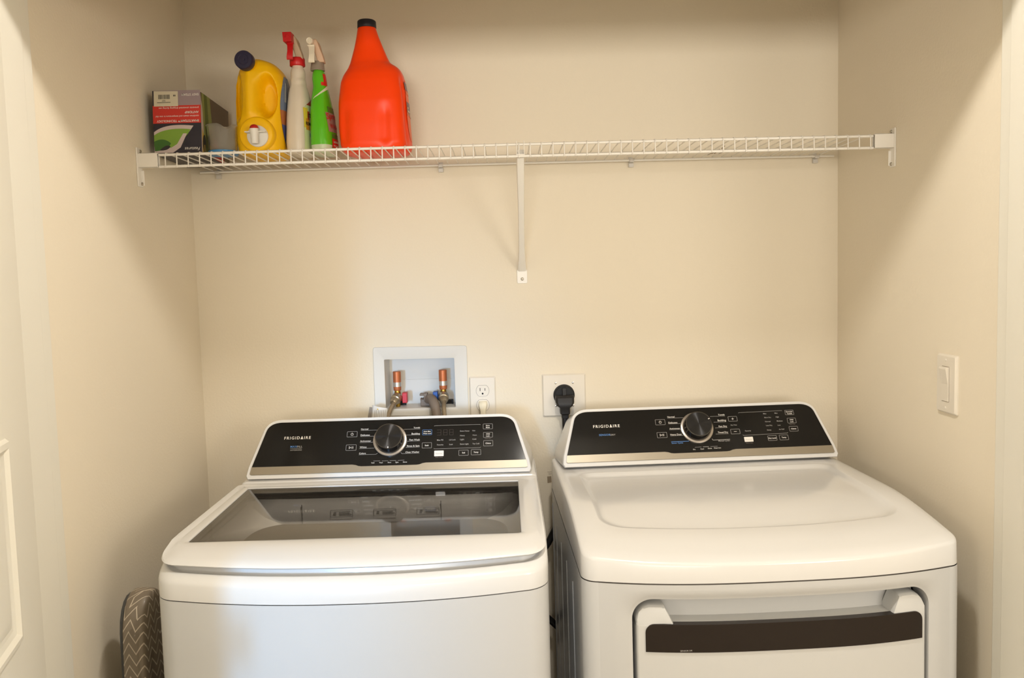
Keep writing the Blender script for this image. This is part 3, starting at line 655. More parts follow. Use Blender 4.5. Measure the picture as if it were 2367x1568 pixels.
for i in range(nw):
    x = .0625+.0254*i*.9985
    if w0 is None:
        path = [(0, -.012, 1.7999), (0, SY+.006, 1.7999), (0, SY-.0015, 1.7992), (0, SY-.0042, 1.7962), (0, SY-.0044, 1.785), (0, SY-.0046, 1.7668)]
        w0 = MB().tube(path, .00145, 6).build('cross_wire', WIRE, shelf, off=(0, SO[1], SO[2]), smooth=60); w = w0
    else:
        w = w0.copy(); C.objects.link(w); w.parent = shelf
    w.location = (x-SO[0], 0, bow(x))
# end brackets on the side walls
def end_bracket(side):
    s_ = 1 if side == 'l' else -1; X = 0 if side == 'l' else W
    t = empty('shelf_end_bracket', (X, SY, 1.77), 0 if side == 'l' else pi, 'white shelf bracket screwed to the %s side wall at the shelf end' % ('left' if side == 'l' else 'right'), 'bracket', None)
    # local: +x away from the wall; y mirrored by the half turn for the right one
    q = 1 if side == 'l' else -1
    m = MB().box(0, -.011*q, -.043, .0035, .013*q, .043)
    m.add(*(lambda b: (b.v, b.f))(MB().box(.0, .006*q, -.040, .009, .0085*q, -.006)))
    m.build('wall_plate', WIRE, t, bevel=.0015)
    m = MB().box(0, -.0075*q, -.0015, .046, -.0055*q, .0305).box(0, .0075*q, -.0015, .046, .0055*q, .0305).box(0, -.0075*q, .0285, .046, .0075*q, .0305).box(0, -.0075*q, -.0015, .046, .0075*q, .0005)
    m.build('rail_socket', WIRE, t, bevel=.001)
    for z in (.036, -.036): MB().lathe((.0034, .005*q, z), (1, 0, 0), [(0, .004), (.002, .0036), (.003, .002)], n=12).build('screw', mat('screw_metal', (.45, .42, .36), .4, metal=.9), t)
    return t
end_bracket('l'); end_bracket('r')
# diagonal brace
BX = .852
br = empty('shelf_support_brace', (BX, -.006, 1.50), 0, 'white diagonal metal brace under the middle of the wire shelf', 'brace')
BO = (BX, -.006, 1.50)
m = MB()
a, b = Vector((BX, SY+.008, 1.7880)), Vector((BX+.003, -.006, 1.520))
secs = []
for k in range(25):
    t = k/24; p = a.lerp(b, t); hw = .0092-.0015*sm(.1, .5, t)+.003*sm(.72, 1, t); dp = .007*(1-sm(.85, 1, t))+.0015
    n = Vector((0, -(b-a).z, (b-a).y)).normalized()
    if n.y > 0: n = -n
    secs.append([tuple(p+Vector((-hw, 0, 0))+n*0), tuple(p+Vector((-hw*.8, 0, 0))+n*dp), tuple(p+Vector((-hw*.3, 0, 0))+n*dp*1.1), tuple(p+Vector((hw*.3, 0, 0))+n*dp*1.1), tuple(p+Vector((hw*.8, 0, 0))+n*dp), tuple(p+Vector((hw, 0, 0))+n*0)])
m.loft(secs); m.build('diagonal_arm', WIRE, br, off=BO, smooth=50)
m = MB(); ffr = frame_of((BX+.003, -.0003, 1.5075), (1, 0, 0), (0, 0, 1)); slab(m, ffr, rrect(-.0135, -.0205, .0135, .016, .004), 0, .0028); m.build('foot_plate', WIRE, br, off=BO, bevel=.0008)
MB().lathe((BX+.003, -.003, 1.4985), (0, -1, 0), [(0, .0042), (.0015, .004), (.0025, .002)], n=14).build('screw', MATS['screw_metal'], br, off=BO)
m = MB().box(BX-.010, SY-.006, 1.775, BX+.010, SY+.016, 1.777).box(BX-.009, SY-.0055, 1.777, BX-.0075, SY+.012, 1.806).box(BX+.0075, SY-.0055, 1.777, BX+.009, SY+.012, 1.806)
m.build('rail_hook', WIRE, br, off=BO, bevel=.0006)
# clips that hold the back rail
CLIP = mat('clear_clip_plastic', (.86, .82, .76), .3, trans=.25)
for x, lab in ((.074, 'leftmost small clear clip holding the back rail of the shelf, below the upright box'), (.651, 'small clear wall clip under the back rail, left of the diagonal brace'), (1.146, 'small clear wall clip under the back rail, right of the diagonal brace'), (1.627, 'rightmost small clear wall clip near the right end of the back rail')):
    m = MB().box(-.0055, -.003, -.014, .0055, 0, .012).box(-.0055, -.0215, -.003, .0055, -.002, -.0008).box(-.0055, -.0215, -.002, .0055, -.0195, .005).box(-.0065, -.0095, -.014, .0065, -.002, -.0035)
    o = m.build('shelf_clip', CLIP, None, bevel=.001); o.location = (x, 0, 1.7945+bow(x)-.0015); tag(o, lab, 'clip', 'clips under the back rail of the shelf')

# ------------------------------------------------------------------ things on the shelf
SZ = 1.8045
# iron box, standing upside down
bx = empty('iron_box', (.075, -.15, SZ), 0, 'cardboard steam iron box standing upside down at the left end of the shelf', 'box')
BO = (.075, -.15, SZ)
c8 = [(.019, -.265, SZ), (.1275, -.265, SZ), (.116, -.045, SZ), (.008, -.045, SZ), (.0225, -.265, 1.9465), (.1310, -.265, 1.9420), (.1175, -.045, 1.9340), (.012, -.045, 1.9385)]
m = MB().add(c8, [(0, 3, 2, 1), (4, 5, 6, 7), (0, 1, 5, 4), (1, 2, 6, 5), (2, 3, 7, 6), (3, 0, 4, 7)])
m.build('carton', mat('dark_carton', (.035, .03, .04), .45), bx, off=BO, smooth=0)
U = Vector(c8[1])-Vector(c8[0]); V = Vector(c8[4])-Vector(c8[0]); bw, bh = U.length, V.length
fr = frame_of(c8[0], U, V)
FH = lambda v: v*bh; FW = lambda u: u*bw
def quad(m, u0, v0, u1, v1, h): put_poly(m, fr, [(FW(u0), FH(v0)), (FW(u1), FH(v0)), (FW(u1), FH(v1)), (FW(u0), FH(v1))], h)
RED = mat('carton_red', srgb('c8342a')[:3], .45); GRN = mat('iron_green', srgb('7da23c')[:3], .45); DGRN = mat('iron_dark_green', srgb('3d6a2a')[:3], .45)
LGR = mat('carton_grey', srgb('96858a')[:3], .45); PALE = mat('carton_pale', srgb('c9b8b4')[:3], .5); NAVY = mat('carton_navy', srgb('2a2732')[:3], .4)
m = MB(); mats = [NAVY, RED, LGR, PALE, GRN, DGRN, INKW, mat('print_black', (.03, .03, .03), .5)]
m.cur = 0; quad(m, .01, .0, .99, .485, .0002)
m.cur = 1; quad(m, 0, .485, 1, .765, .0002)
m.cur = 2; quad(m, 0.03, .765, 1, 1, .0002)
# picture of a green iron, upside down
def bez(p0, p1, p2, n=12): return [tuple((1-t)**2*a+2*t*(1-t)*b+t*t*c_ for a, b, c_ in zip(p0, p1, p2)) for t in [k/n for k in range(n+1)]]
def pp(L, h): put_poly(m, fr, [(FW(u), FH(v)) for u, v in L], h)
m.cur = 3; pp(bez((.01, .35), (.25, .50), (.84, .44))+bez((.84, .44), (.62, .20), (.33, .02))+[(.01, .02)], .0004)
m.cur = 4; pp(bez((.01, .30), (.25, .43), (.78, .385))+bez((.78, .385), (.66, .22), (.36, .10))+[(.01, .12)], .0006)
m.cur = 5; pp(bez((.01, .20), (.20, .28), (.36, .17))+bez((.36, .17), (.30, .06), (.02, .05)), .0008)
m.cur = 7; pp(bez((.12, .06), (.26, .17), (.35, .12))+bez((.35, .12), (.30, .05), (.12, .06)), .0010)
m.cur = 3; pp([(.62, .32), (.70, .32), (.56, .10), (.40, .02), (.33, .02), (.46, .12)], .0008)
m.cur = 7; pp([(.62, .17), (.65, .22), (.67, .20), (.64, .155)], .0010)
m.cur = 6
for s, u, v, w in (('SMARTSTEAM\u2122 TECHNOLOGY', .08, .535, .88), ('combines steam and temperature in one dial', .06, .605, .90), ('ANTIDRIP', .67, .67, .29), ('prevents unwanted dripping during use', .13, .735, .83), ('EASY STEAM', .615, .945, .35), ('Features', .655, .10, .31)):
    vs_, fs_ = text2d(s, w*bw, None, .012 if w < .95 and s.isupper() else 0)
    hh = max(p[1] for p in vs_); ww = max(p[0] for p in vs_)
    sh = .25 if s == 'Features' else 0
    m.add([fr(FW(u)+ww-x-sh*y, FH(v)-y, .0010) for x, y in vs_], fs_)
m.build('printed_front', mats, bx, off=BO, smooth=0)
m = MB(); m.cur = 0
pp([(.03, .765-.012), (.535, .750), (.54, .985), (.035, .992)], .0012)
m.cur = 1; x = .13
random.seed(7)
while x < .36:
    w = random.choice((.004, .007, .011)); quad(m, x, .865, x+w, .935, .0014); x += w+random.choice((.005, .008))
quad(m, .10, .808, .38, .816, .0014); quad(m, .20, .830, .28, .836, .0014); quad(m, .21, .845, .27, .850, .0014)
for k in range(3): quad(m, .44+k*.018, .905, .452+k*.018, .93, .0014)
m.build('barcode_sticker', [mat('sticker_paper', srgb('cfc6ae')[:3], .6), MATS['print_black']], bx, off=BO, smooth=0)
# right side print
U2 = Vector(c8[2])-Vector(c8[1]); V2 = Vector(c8[5])-Vector(c8[1]); fs2 = frame_of(c8[1], U2, V2); L2 = U2.length; H2 = V2.length
m = MB()
def p2(L, h): put_poly(m, fs2, [(u*L2, v*H2) for u, v in L], h)
m.cur = 0; p2([(.0, 0), (1, 0), (1, 1), (.0, 1)], .0002)
m.cur = 1; p2([(0, .0), (.22, 0), (.10, .55), (0, .95)], .0004)
m.cur = 2; p2([(.10, .0), (.45, 0), (.30, 1), (.03, 1)], .0005)
m.cur = 3; p2([(.16, .0), (.30, 0), (.20, 1), (.10, 1)], .0006)
m.cur = 4; p2([(.42, 0), (.85, 0), (.42, .38)], .0006)
m.cur = 5; p2([(.02, .0), (.12, .0), (.09, .30), (.02, .42)], .0006)
m.cur = 7; p2([(.085+.055*cos(2*pi*k/24), .17+.155*sin(2*pi*k/24)) for k in range(24)], .0008)
m.cur = 5; p2([(.075, .05), (.10, .05), (.10, .16), (.075, .16)], .0010)
m.cur = 6; put_text(m, fs2, 'STEAM IRON', L2*.55, H2*.62, width=L2*.35, h=.0008, flip=True); put_text(m, fs2, '1200 W', L2*.62, H2*.50, width=L2*.2, h=.0008, flip=True)
m.build('printed_side', [mat('carton_brown_grey', srgb('6e6152')[:3], .5), PALE, mat('carton_olive', srgb('8c9456')[:3], .5), mat('carton_olive_dark', srgb('5c6a34')[:3], .5), RED, mat('carton_yellow', srgb('c9a544')[:3], .5), PALE, MATS['print_black']], bx, off=BO, smooth=0)

# measuring cup
cup = empty('measuring_cup', (.163, -.225, SZ), 0, 'small translucent plastic measuring cup with a blue base, between the box and the yellow jug', 'cup')
CO = (.163, -.225, SZ); N = 48
def cring(r, z, notch=0.):
    out = []
    for k in range(N):
        t = 2*pi*k/N; d = min(abs(t-radians(300)), 2*pi-abs(t-radians(300)))
        sp_ = math.exp(-(d/.28)**2)
        out.append((.163+(r+.004*sp_*(notch > 0))*cos(t), -.225+(r+.004*sp_*(notch > 0))*sin(t), z-notch*sp_))
    return out
m = MB().loft([cring(.0315, SZ+.009), cring(.0325, SZ+.03), cring(.0345, SZ+.060), cring(.036, SZ+.0665, .010), cring(.0375, SZ+.0675, .010), cring(.0372, SZ+.0660, .010), cring(.0345, SZ+.0645, .010), cring(.0335, SZ+.058), cring(.0305, SZ+.012)], cap0=True, cap1=True)
m.build('cup_wall', mat('frosted_plastic', (.86, .84, .78), .3, trans=.9, ior=1.15), cup, off=CO, smooth=60)
MB().lathe((.163, -.225, SZ), (0, 0, 1), [(0, .0325), (.001, .0335), (.009, .0335), (.0095, .031)], n=N).build('blue_base', mat('blue_plastic', srgb('3f83b8')[:3], .35), cup, off=CO)

# generic lofted bottle --------------------------------------------------
def bottle_mesh(tab, name, m_, parent, off, e=2.6, dent=None, steps=60, cap1=True, N=64):
    z0, z1 = tab[0][0], tab[-1][0]; rings = []
    # Catmull style smoothing of the table
    def val(z):
        acc = [0]*5; wsum = 0
        for d, w in ((-.004, 1), (-.002, 2), (0, 3), (.002, 2), (.004, 1)):
            v = crv(tab, min(z1, max(z0, z+d))); acc = [p+q*w for p, q in zip(acc, v)]; wsum += w
        return [p/wsum for p in acc]
    for k in range(steps+1):
        z = z0+(z1-z0)*k/steps; v = val(z) if 0 < k < steps else list(crv(tab, z))
        xl, xr, yf, yb = v[:4]; ee = v[4] if len(v) > 4 and v[4] else e
        R_ = sell((xl+xr)/2, (yf+yb)/2, (xr-xl)/2, (yb-yf)/2, ee, z, N)
        if dent: R_ = [dent(p) for p in R_]
        rings.append(R_)
    return MB().loft(rings, True, cap1).build(name, m_, parent, off=off, smooth=50)

# yellow detergent jug with a press tap
YEL = mat('yellow_hdpe', srgb('f7bf00')[:3], .42, spec=.4, sub=.0)
jug = empty('detergent_jug', (.245, -.18, SZ), 0, 'yellow laundry detergent jug with a white press tap and dark blue cap', 'jug'); JO = (.245, -.18, SZ)
tab = [(SZ, .200, .293, -.235, -.110, 3.2), (SZ+.006, .194, .299, -.242, -.104, 3.4), (SZ+.03, .1905, .301, -.245, -.102, 3.4), (1.881, .190, .304, -.243, -.102, 3.2), (1.932, .188, .307, -.240, -.104, 3.0), (1.969, .190, .306, -.238, -.106, 3.0), (1.990, .1945, .302, -.236, -.108, 2.8), (2.006, .202, .294, -.232, -.114, 2.6), (2.018, .212, .282, -.226, -.124, 2.4), (2.026, .226, .262, -.212, -.142, 2.2), (2.029, .238, .250, -.196, -.165, 2)]
def ydent(p):
    x, y, z = p
    if y > -.17: return p
    wz = sm(1.868, 1.905, z)*(1-sm(1.985, 2.012, z))
    s1 = ((x-.272)/.0215)**2+((z-1.936)/.050)**2; s2 = ((x-.203)/.0125)**2+((z-1.938)/.055)**2
    d = .034*(1-sm(.35, 1.25, s1))+.026*(1-sm(.35, 1.3, s2))
    rid = .009*math.exp(-((x-.2335)/.0125)**2)*sm(1.87, 1.90, z)*(1-sm(1.99, 2.02, z))
    return (x, y+d*sm(-.17, -.205, y)-rid, z)
bottle_mesh(tab, 'jug_body', YEL, jug, JO, dent=ydent, steps=90, N=120)
MB().tube([(.240, -.190, 2.004), (.237, -.215, 2.006), (.234, -.235, 2.009), (.232, -.250, 2.0115)], [.019, .0185, .0170, .0165], 24).build('neck', YEL, jug, off=JO, smooth=60)
m = MB().lathe((.2325, -.246, 2.0105), (-.02, -1, .02), [(0, .0208), (.002, .0214), (.018, .0210), (.0205, .0195), (.0208, .012), (.0200, .011), (.0200, .0035), (.0225, .003), (.0228, .001)], n=40)
m.build('cap', mat('dark_blue_cap', srgb('27233c')[:3], .4), jug, off=JO)
m = MB().lathe((.2490, -.236, 1.8470), (-.04, -1, 0), [(-.03, .0415), (0, .0410), (.010, .0403), (.0145, .0385), (.016, .036), (.016, .026)], n=48)
m.build('tap_collar', YEL, jug, off=JO, smooth=40)
TAPW = mat('tap_white', (.80, .77, .70), .4)
m = MB().lathe((.2530, -.250, 1.8415), (-.04, -1, 0), [(0, .0245), (.006, .0243), (.0075, .0228), (.0078, .010)], n=40)
tap = m.build('tap', TAPW, jug, off=JO)
m = MB().box(.2285, -.275, 1.8475, .2755, -.254, 1.8500); m.build('finger_wings', TAPW, tap, off=JO, bevel=.001)
m = MB().lathe((.2505, -.271, 1.856), (0, 0, -1), [(0, .0098), (.008, .0100), (.012, .0088), (.034, .0078), (.0345, .0062), (.028, .0058)], n=24).tube([(.2505, -.250, 1.847), (.2505, -.272, 1.847)], .0085, 16); m.build('spout', TAPW, tap, off=JO)
MB().lathe((.2505, -.2705, 1.852), (0, -.15, 1), [(0, .0095), (.006, .0098), (.010, .008), (.0125, .0045), (.0132, .001)], n=24).build('red_button', mat('red_plastic', srgb('b8231d')[:3], .35), tap, off=JO)
# label on the right side
def side_label(name, parent, off, xs_of, y0, y1, z0, z1, polys, mats, h=.0008, nn=10):
    """polys: list of (material index, [(t, s)..], lift): t along y (0 front .. 1 back), s up; drawn on the right flank"""
    m = MB()
    for mi, L, lift in polys:
        m.cur = mi; n = len(L); P3 = []
        for t, s_ in L:
            y = y0+(y1-y0)*t; z = z0+(z1-z0)*s_; P3.append((xs_of(y, z)+h+lift, y, z))
        m.add(P3, [tuple(range(n))])
    return m.build(name, mats, parent, off=off, smooth=0)
def flank(tab, e0=3.):
    def f(y, z):
        v = crv(tab, z); xl, xr, yf, yb = v[:4]; e = v[4]
        q = min(1, abs((y-(yf+yb)/2)/((yb-yf)/2))); return (xl+xr)/2+(xr-xl)/2*(1-q**e)**(1/e)
    return f
def gridpoly(mi, f, u0, u1, v0, v1, lift, n=8, k=6):
    """split a region given by functions into quads"""
    out = []
    for i in range(n):
        for j in range(k):
            q = []
            for a, b in ((i, j), (i+1, j), (i+1, j+1), (i, j+1)):
                s_ = v0+(v1-v0)*b/k; lo, hi = f(s_); t = lo+(hi-lo)*(u0+(u1-u0)*a/n); q.append((t, s_))
            out.append((mi, q, lift))
    return out
fl = flank(tab)
LB = [mat('label_blue_grey', srgb('6f7c93')[:3], .4), mat('label_navy', srgb('4a5080')[:3], .4), mat('label_orange', srgb('b06a3c')[:3], .4), mat('label_light', srgb('a6a9a8')[:3], .4)]
oval = lambda s_: (.5-.46*sqrt(max(.02, 1-(2*s_-1)**2*.9)), .5+.46*sqrt(max(.02, 1-(2*s_-1)**2*.9)))
side_label('label', jug, JO, fl, -.226, -.122, SZ+.02, 1.990, gridpoly(0, oval, 0, 1, .50, 1, 0)+gridpoly(2, oval, 0, 1, .12, .50, 0)+gridpoly(1, oval, .0, .35, .0, .3, .0003)+gridpoly(1, oval, .5, 1, .55, .8, .0003)+gridpoly(3, oval, .15, .25, .62, .9, .0004)+gridpoly(3, oval, .4, .5, .62, .95, .0004), LB)

# white spray bottle, red trigger
wb_ = empty('spray_bottle', (.331, -.18, SZ), radians(-15), 'white stain remover spray bottle with a red trigger and collar, beside the yellow jug', 'spray bottle'); SO1 = (.331, -.18, SZ)
tabw = [(SZ, 0.3090, 0.3560, -.225, -.135, 2.8), (SZ+.004, 0.3040, 0.3610, -.232, -.128, 3), (1.835, 0.3020, 0.3635, -.234, -.126, 3), (1.880, 0.3045, 0.3635, -.232, -.128, 3), (1.906, 0.3060, 0.3635, -.228, -.132, 3), (1.935, 0.3085, 0.3625, -.222, -.138, 2.8), (1.952, 0.3100, 0.3583, -.216, -.144, 2.6), (1.964, 0.3117, 0.3561, -.211, -.149, 2.4), (1.968, 0.3150, 0.3525, -.209, -.151, 2.4), (1.973, 0.3135, 0.3534, -.209, -.151, 2.4), (1.980, 0.3126, 0.3541, -.208, -.152, 2.4), (1.985, 0.3160, 0.3500, -.206, -.154, 2.2), (1.990, 0.3145, 0.3522, -.206, -.154, 2.2), (2.000, 0.3136, 0.3539, -.204, -.156, 2.1), (2.008, 0.3165, 0.3515, -.202, -.158, 2), (2.011, 0.3200, 0.3485, -.198, -.166, 2), (2.020, 0.3200, 0.3485, -.198, -.166, 2)]
def slim(tab, cx, sx, sy): return [(t[0], cx+(t[1]-cx)*sx, cx+(t[2]-cx)*sx, -.18+(t[3]+.18)*sy, -.18+(t[4]+.18)*sy, t[5]) for t in tab]
tabw = slim(tabw, .333, .84, .72)
bottle_mesh(tabw, 'bottle_body', mat('white_hdpe', srgb('d8ccb8')[:3], .35), wb_, SO1, steps=110)
REDP = mat('red_trigger', srgb('c4191c')[:3], .38)
m = MB(); cz = 2.014
rg = []
for d, r in ((0, .0168), (.001, .0175), (.016, .0172), (.0185, .0160), (.019, .013)):
    rg.append([(.3345+r*(1+.03*(k % 2))*cos(2*pi*k/48), -.182+r*(1+.03*(k % 2))*sin(2*pi*k/48), cz+d) for k in range(48)])
m.loft(rg); m.build('collar', REDP, wb_, off=SO1, smooth=60)
def trigger_head(parent, off, cx, zc, mred, mshroud, nozzle_round, lean=0.):
    """trigger sprayer pointing to the viewer: lever, nozzle, sloping shroud behind"""
    y0 = -.182; turn = Matrix.Translation((cx, y0, 0)) @ Matrix.Rotation(radians(12), 4, 'Z') @ Matrix.Translation((-cx, -y0, 0))
    m = MB(); secs = []
    for z, x0, x1, ya, yb_ in ((zc-.003, cx-.001, cx+.0150, y0-.010, y0+.012), (zc+.012, cx-.005, cx+.0115, y0-.012, y0+.014), (zc+.028, cx-.009, cx+.006, y0-.016, y0+.016), (zc+.040, cx-.010, cx+.003, y0-.020, y0+.018), (zc+.048, cx-.009, cx+.000, y0-.020, y0+.014)):
        secs.append([(x0+lean*(z-zc), ya, z), (x1+lean*(z-zc), ya, z), (x1-.002+lean*(z-zc), yb_, z), (x0+.002+lean*(z-zc), yb_, z)])
    m.loft(secs); m.build('shroud', mshroud, parent, off=off, mtx=turn, bevel=.002, smooth=50)
    m = MB(); secs = []
    for z, hw, y, th, dx in ((zc-.010, .0080, y0-.034, .003, -.0085), (zc-.004, .0075, y0-.036, .005, -.0082), (zc+.010, .0068, y0-.033, .005, -.0075), (zc+.022, .0070, y0-.027, .006, -.0085), (zc+.030, .0080, y0-.023, .007, -.0100), (zc+.033, .0092, y0-.024, .008, -.0115)):
        secs.append([(cx+dx-hw, y-th/2, z), (cx+dx+hw, y-th/2, z), (cx+dx+hw*.85, y+th/2, z), (cx+dx-hw*.85, y+th/2, z)])
    m.loft(secs); m.build('trigger', mred, parent, off=off, mtx=turn, bevel=.0012, smooth=50)
    if nozzle_round:
        m = MB().lathe((cx-.0120, y0-.018, zc+.0415), (-.02, -1, -.05), [(0, .0076), (.012, .0080), (.016, .0078), (.017, .0066), (.0165, .0045), (.0175, .004), (.0175, .0015)], n=32)
    else:
        m = MB(); secs = []
        for y, h_ in ((y0-.014, .0), (y0-.040, .0), ):
            secs.append([(cx-.0210, y, zc+.030), (cx-.0025, y, zc+.030), (cx-.0025, y, zc+.0515), (cx-.0225, y, zc+.0515)])
        m.loft(secs); m.lathe((cx-.012, y0-.040, zc+.041), (0, -1, 0), [(0, .0045), (.001, .0042), (.001, .002)], n=16)
    m.build('nozzle', mred, parent, off=off, mtx=turn, bevel=0 if nozzle_round else .0012, smooth=50)
trigger_head(wb_, SO1, .3365, 2.031, REDP, mat('shroud_cream', srgb('bda283')[:3], .45), False)
flw = flank(tabw)
LW = [mat('label_cream_green', srgb('c9cf9a')[:3], .4), mat('label_yellow', srgb('d8c23c')[:3], .4), mat('label_red', srgb('a8402c')[:3], .4), mat('label_black', srgb('23261f')[:3], .4), mat('label_blue_spot', srgb('7d8ea0')[:3], .4), mat('label_amber', srgb('cf8a2a')[:3], .4)]
body = lambda s_: (0, 1) if s_ < .80 else (.0+(s_-.80)/.2*.75, 1)
L_ = gridpoly(0, body, 0, 1, 0, .86, 0, 8, 10)+gridpoly(2, body, 0, 1, .86, 1, .0, 8, 4)+gridpoly(1, body, .0, .3, .42, .80, .0003, 4, 6)+gridpoly(5, body, .12, .4, .38, .60, .0005, 4, 4)+gridpoly(2, body, .25, .42, .58, .74, .0006, 4, 4)
L_ += gridpoly(4, lambda s_: (.5-.12*sqrt(max(.01, 1-((s_-.29)/.055)**2)), .5+.12*sqrt(max(.01, 1-((s_-.29)/.055)**2))), 0, 1, .235, .345, .0005, 4, 6)
side_label('label', wb_, SO1, flw, -.2045, -.152, SZ+.012, 1.938, L_, LW)
def flank_text(name, parent, off, f, s, y, z, width, m_, lift=.0016, bold=.03, sub=0, slope=0.):
    vs_, fs_ = text2d(s, width, None, bold); mm = MB()
    mm.add([(f(y+a, z+b)+lift, y+a, z+b+slope*a) for a, b in vs_], fs_)
    return mm.build(name, m_, parent, off=off, smooth=0)
flank_text('lettering', wb_, SO1, flw, 'STAIN', -.189, 1.893, .034, LW[3]); flank_text('lettering', wb_, SO1, flw, 'REMOVER', -.199, 1.874, .046, LW[3])
# green spray bottle, white trigger
gb_ = empty('spray_bottle', (.388, -.18, SZ), radians(-15), 'bright green spray bottle with a white trigger, between the white bottle and the orange jug', 'spray bottle'); SO2 = (.388, -.18, SZ)
tabg = [(SZ, 0.3660, 0.4140, -.222, -.138, 2.6), (SZ+.004, 0.3610, 0.4205, -.230, -.130, 2.8), (1.835, 0.3585, 0.4215, -.231, -.129, 2.8), (1.865, 0.3590, 0.4190, -.229, -.131, 2.8), (1.907, 0.3595, 0.4135, -.224, -.136, 2.6), (1.925, 0.3600, 0.4110, -.220, -.140, 2.5), (1.940, 0.3618, 0.4086, -.214, -.146, 2.4), (1.957, 0.3642, 0.4052, -.208, -.152, 2.3), (1.967, 0.3655, 0.4029, -.204, -.156, 2.2), (1.972, 0.3645, 0.4035, -.204, -.156, 2.2), (1.985, 0.3630, 0.4015, -.204, -.156, 2.1), (1.995, 0.3635, 0.3995, -.202, -.158, 2), (2.001, 0.3660, 0.3965, -.199, -.162, 2), (2.004, 0.3690, 0.3935, -.196, -.166, 2)]
GB = mat('clear_green_liquid', srgb('58b81c')[:3], .16, spec=.5, coat=.5)
# pale clear base below the coloured sleeve: second material by height
tabg = slim(tabg, .386, .84, .72)
ob = bottle_mesh(tabg, 'bottle_body', GB, gb_, SO2, steps=110)
cb = mat('pale_clear_base', srgb('c3cba9')[:3], .25)
ob.data.materials.append(cb)
for p in ob.data.polygons:
    if p.center.z < .022: p.material_index = 1
m = MB().lathe((.3800, -.181, 2.003), (.02, 0, 1), [(0, .0162), (.001, .0168), (.017, .0150), (.021, .0140), (.0215, .010)], n=40); m.build('collar', mat('grey_clear_collar', srgb('8f8272')[:3], .35), gb_, off=SO2)
WTR = mat('white_trigger', srgb('e2d6bf')[:3], .35)
trigger_head(gb_, SO2, .3855, 2.0235, WTR, mat('shroud_pink_cream', srgb('d2b091')[:3], .45), True)
flg = flank(tabg)
LG = [mat('label_red_bright', srgb('b53a30')[:3], .35), mat('label_rose_grey', srgb('a07a6c')[:3], .35), mat('label_green_dark', srgb('5a7a30')[:3], .35), mat('label_pale', srgb('d8d8b8')[:3], .35), mat('label_red_tab', srgb('d02a1e')[:3], .35)]
L_ = gridpoly(2, lambda s_: (.22+.25*s_, 1), 0, 1, 0, .30, 0, 6, 5)+gridpoly(1, lambda s_: (.02+.10*(1-s_), 1), 0, 1, .33, .72, 0, 6, 6)+gridpoly(4, lambda s_: (.24, .95), 0, 1, .02, .20, .0004, 6, 3)+gridpoly(2, lambda s_: (.20, 1), 0, 1, .72, .84, 0, 6, 3)
side_label('label', gb_, SO2, flg, -.206, -.152, SZ+.014, 1.935, L_, LG)
flank_text('lettering', gb_, SO2, flg, 'Spray', -.203, 1.886, .044, LG[0], slope=.12); flank_text('lettering', gb_, SO2, flg, 'WASH', -.197, 1.866, .042, LG[0])
flank_text('lettering', gb_, SO2, flg, 'LAUNDRY', -.188, 1.832, .032, LG[3], lift=.002); flank_text('lettering', gb_, SO2, flg, 'STAIN REMOVER', -.188, 1.824, .032, LG[3], lift=.002)
# white swoosh and red band around the shoulder
m = MB(); vs_ = []; fs_ = []
def surf_g(th, z, lift=.0006):
    v = crv(tabg, z); xl, xr, yf, yb, e = v; c_, s_ = cos(th), sin(th)
    return ((xl+xr)/2+((xr-xl)/2+lift)*abs(c_)**(2/e)*(1 if c_ >= 0 else -1), (yf+yb)/2+((yb-yf)/2+lift)*abs(s_)**(2/e)*(1 if s_ >= 0 else -1), z)
n = 24
m.cur = 0
for k in range(n+1):
    t = k/n; th = radians(-105+115*t); zc_ = 1.934+.030*t**.8; hw_ = .0012+.0030*t
    vs_ += [surf_g(th, zc_-hw_), surf_g(th, zc_+hw_)]
fs_ = [(2*i, 2*i+2, 2*i+3, 2*i+1) for i in range(n)]; m.add(vs_, fs_)
m.cur = 1; vs_ = []
for k in range(9):
    th = radians(-55+60*k/8); vs_ += [surf_g(th, 1.966), surf_g(th, 1.974)]
m.add(vs_, [(2*i, 2*i+2, 2*i+3, 2*i+1) for i in range(8)])
vs_ = []
for k in range(7):
    th = radians(-30+40*k/6); vs_ += [surf_g(th, 1.974), surf_g(th, 1.994)]
m.add(vs_, [(2*i, 2*i+2, 2*i+3, 2*i+1) for i in range(6)])
m.build('shoulder_print', [LG[3], LG[4]], gb_, off=SO2, smooth=60)

# big orange jug
ORG = mat('orange_hdpe', srgb('ff4300')[:3], .36, spec=.4)
oj = empty('detergent_jug', (.511, -.17, SZ), radians(-5), 'big orange laundry detergent jug with a tall tapering neck and black cap', 'jug'); OO = (.511, -.17, SZ)
tabo = [(SZ, .445, .585, -.228, -.116, 3.2), (SZ+.005, .437, .590, -.236, -.108, 3.4), (SZ+.02, .432, .594, -.239, -.105, 3.6), (1.866, .4290, .5915, -.238, -.106, 3.6), (1.922, .4300, .5895, -.235, -.109, 3.4), (1.947, .4325, .5880, -.232, -.112, 3.2), (1.972, .4355, .5845, -.228, -.117, 3.0), (1.988, .4410, .5815, -.223, -.120, 2.8), (1.998, .4470, .5770, -.218, -.124, 2.7), (2.006, .4515, .5705, -.213, -.130, 2.5), (2.012, .4545, .5600, -.210, -.138, 2.4), (2.017, .4570, .5525, -.207, -.143, 2.3), (2.030, .4610, .5465, -.203, -.148, 2.2), (2.056, .4685, .5360, -.198, -.152, 2), (2.080, .4745, .5270, -.196, -.154, 2), (2.098, .4780, .5215, -.195, -.156, 2), (2.103, .4800, .5200, -.194, -.157, 2)]  # outline from image pixels, rescaled about the camera to the jug's depth
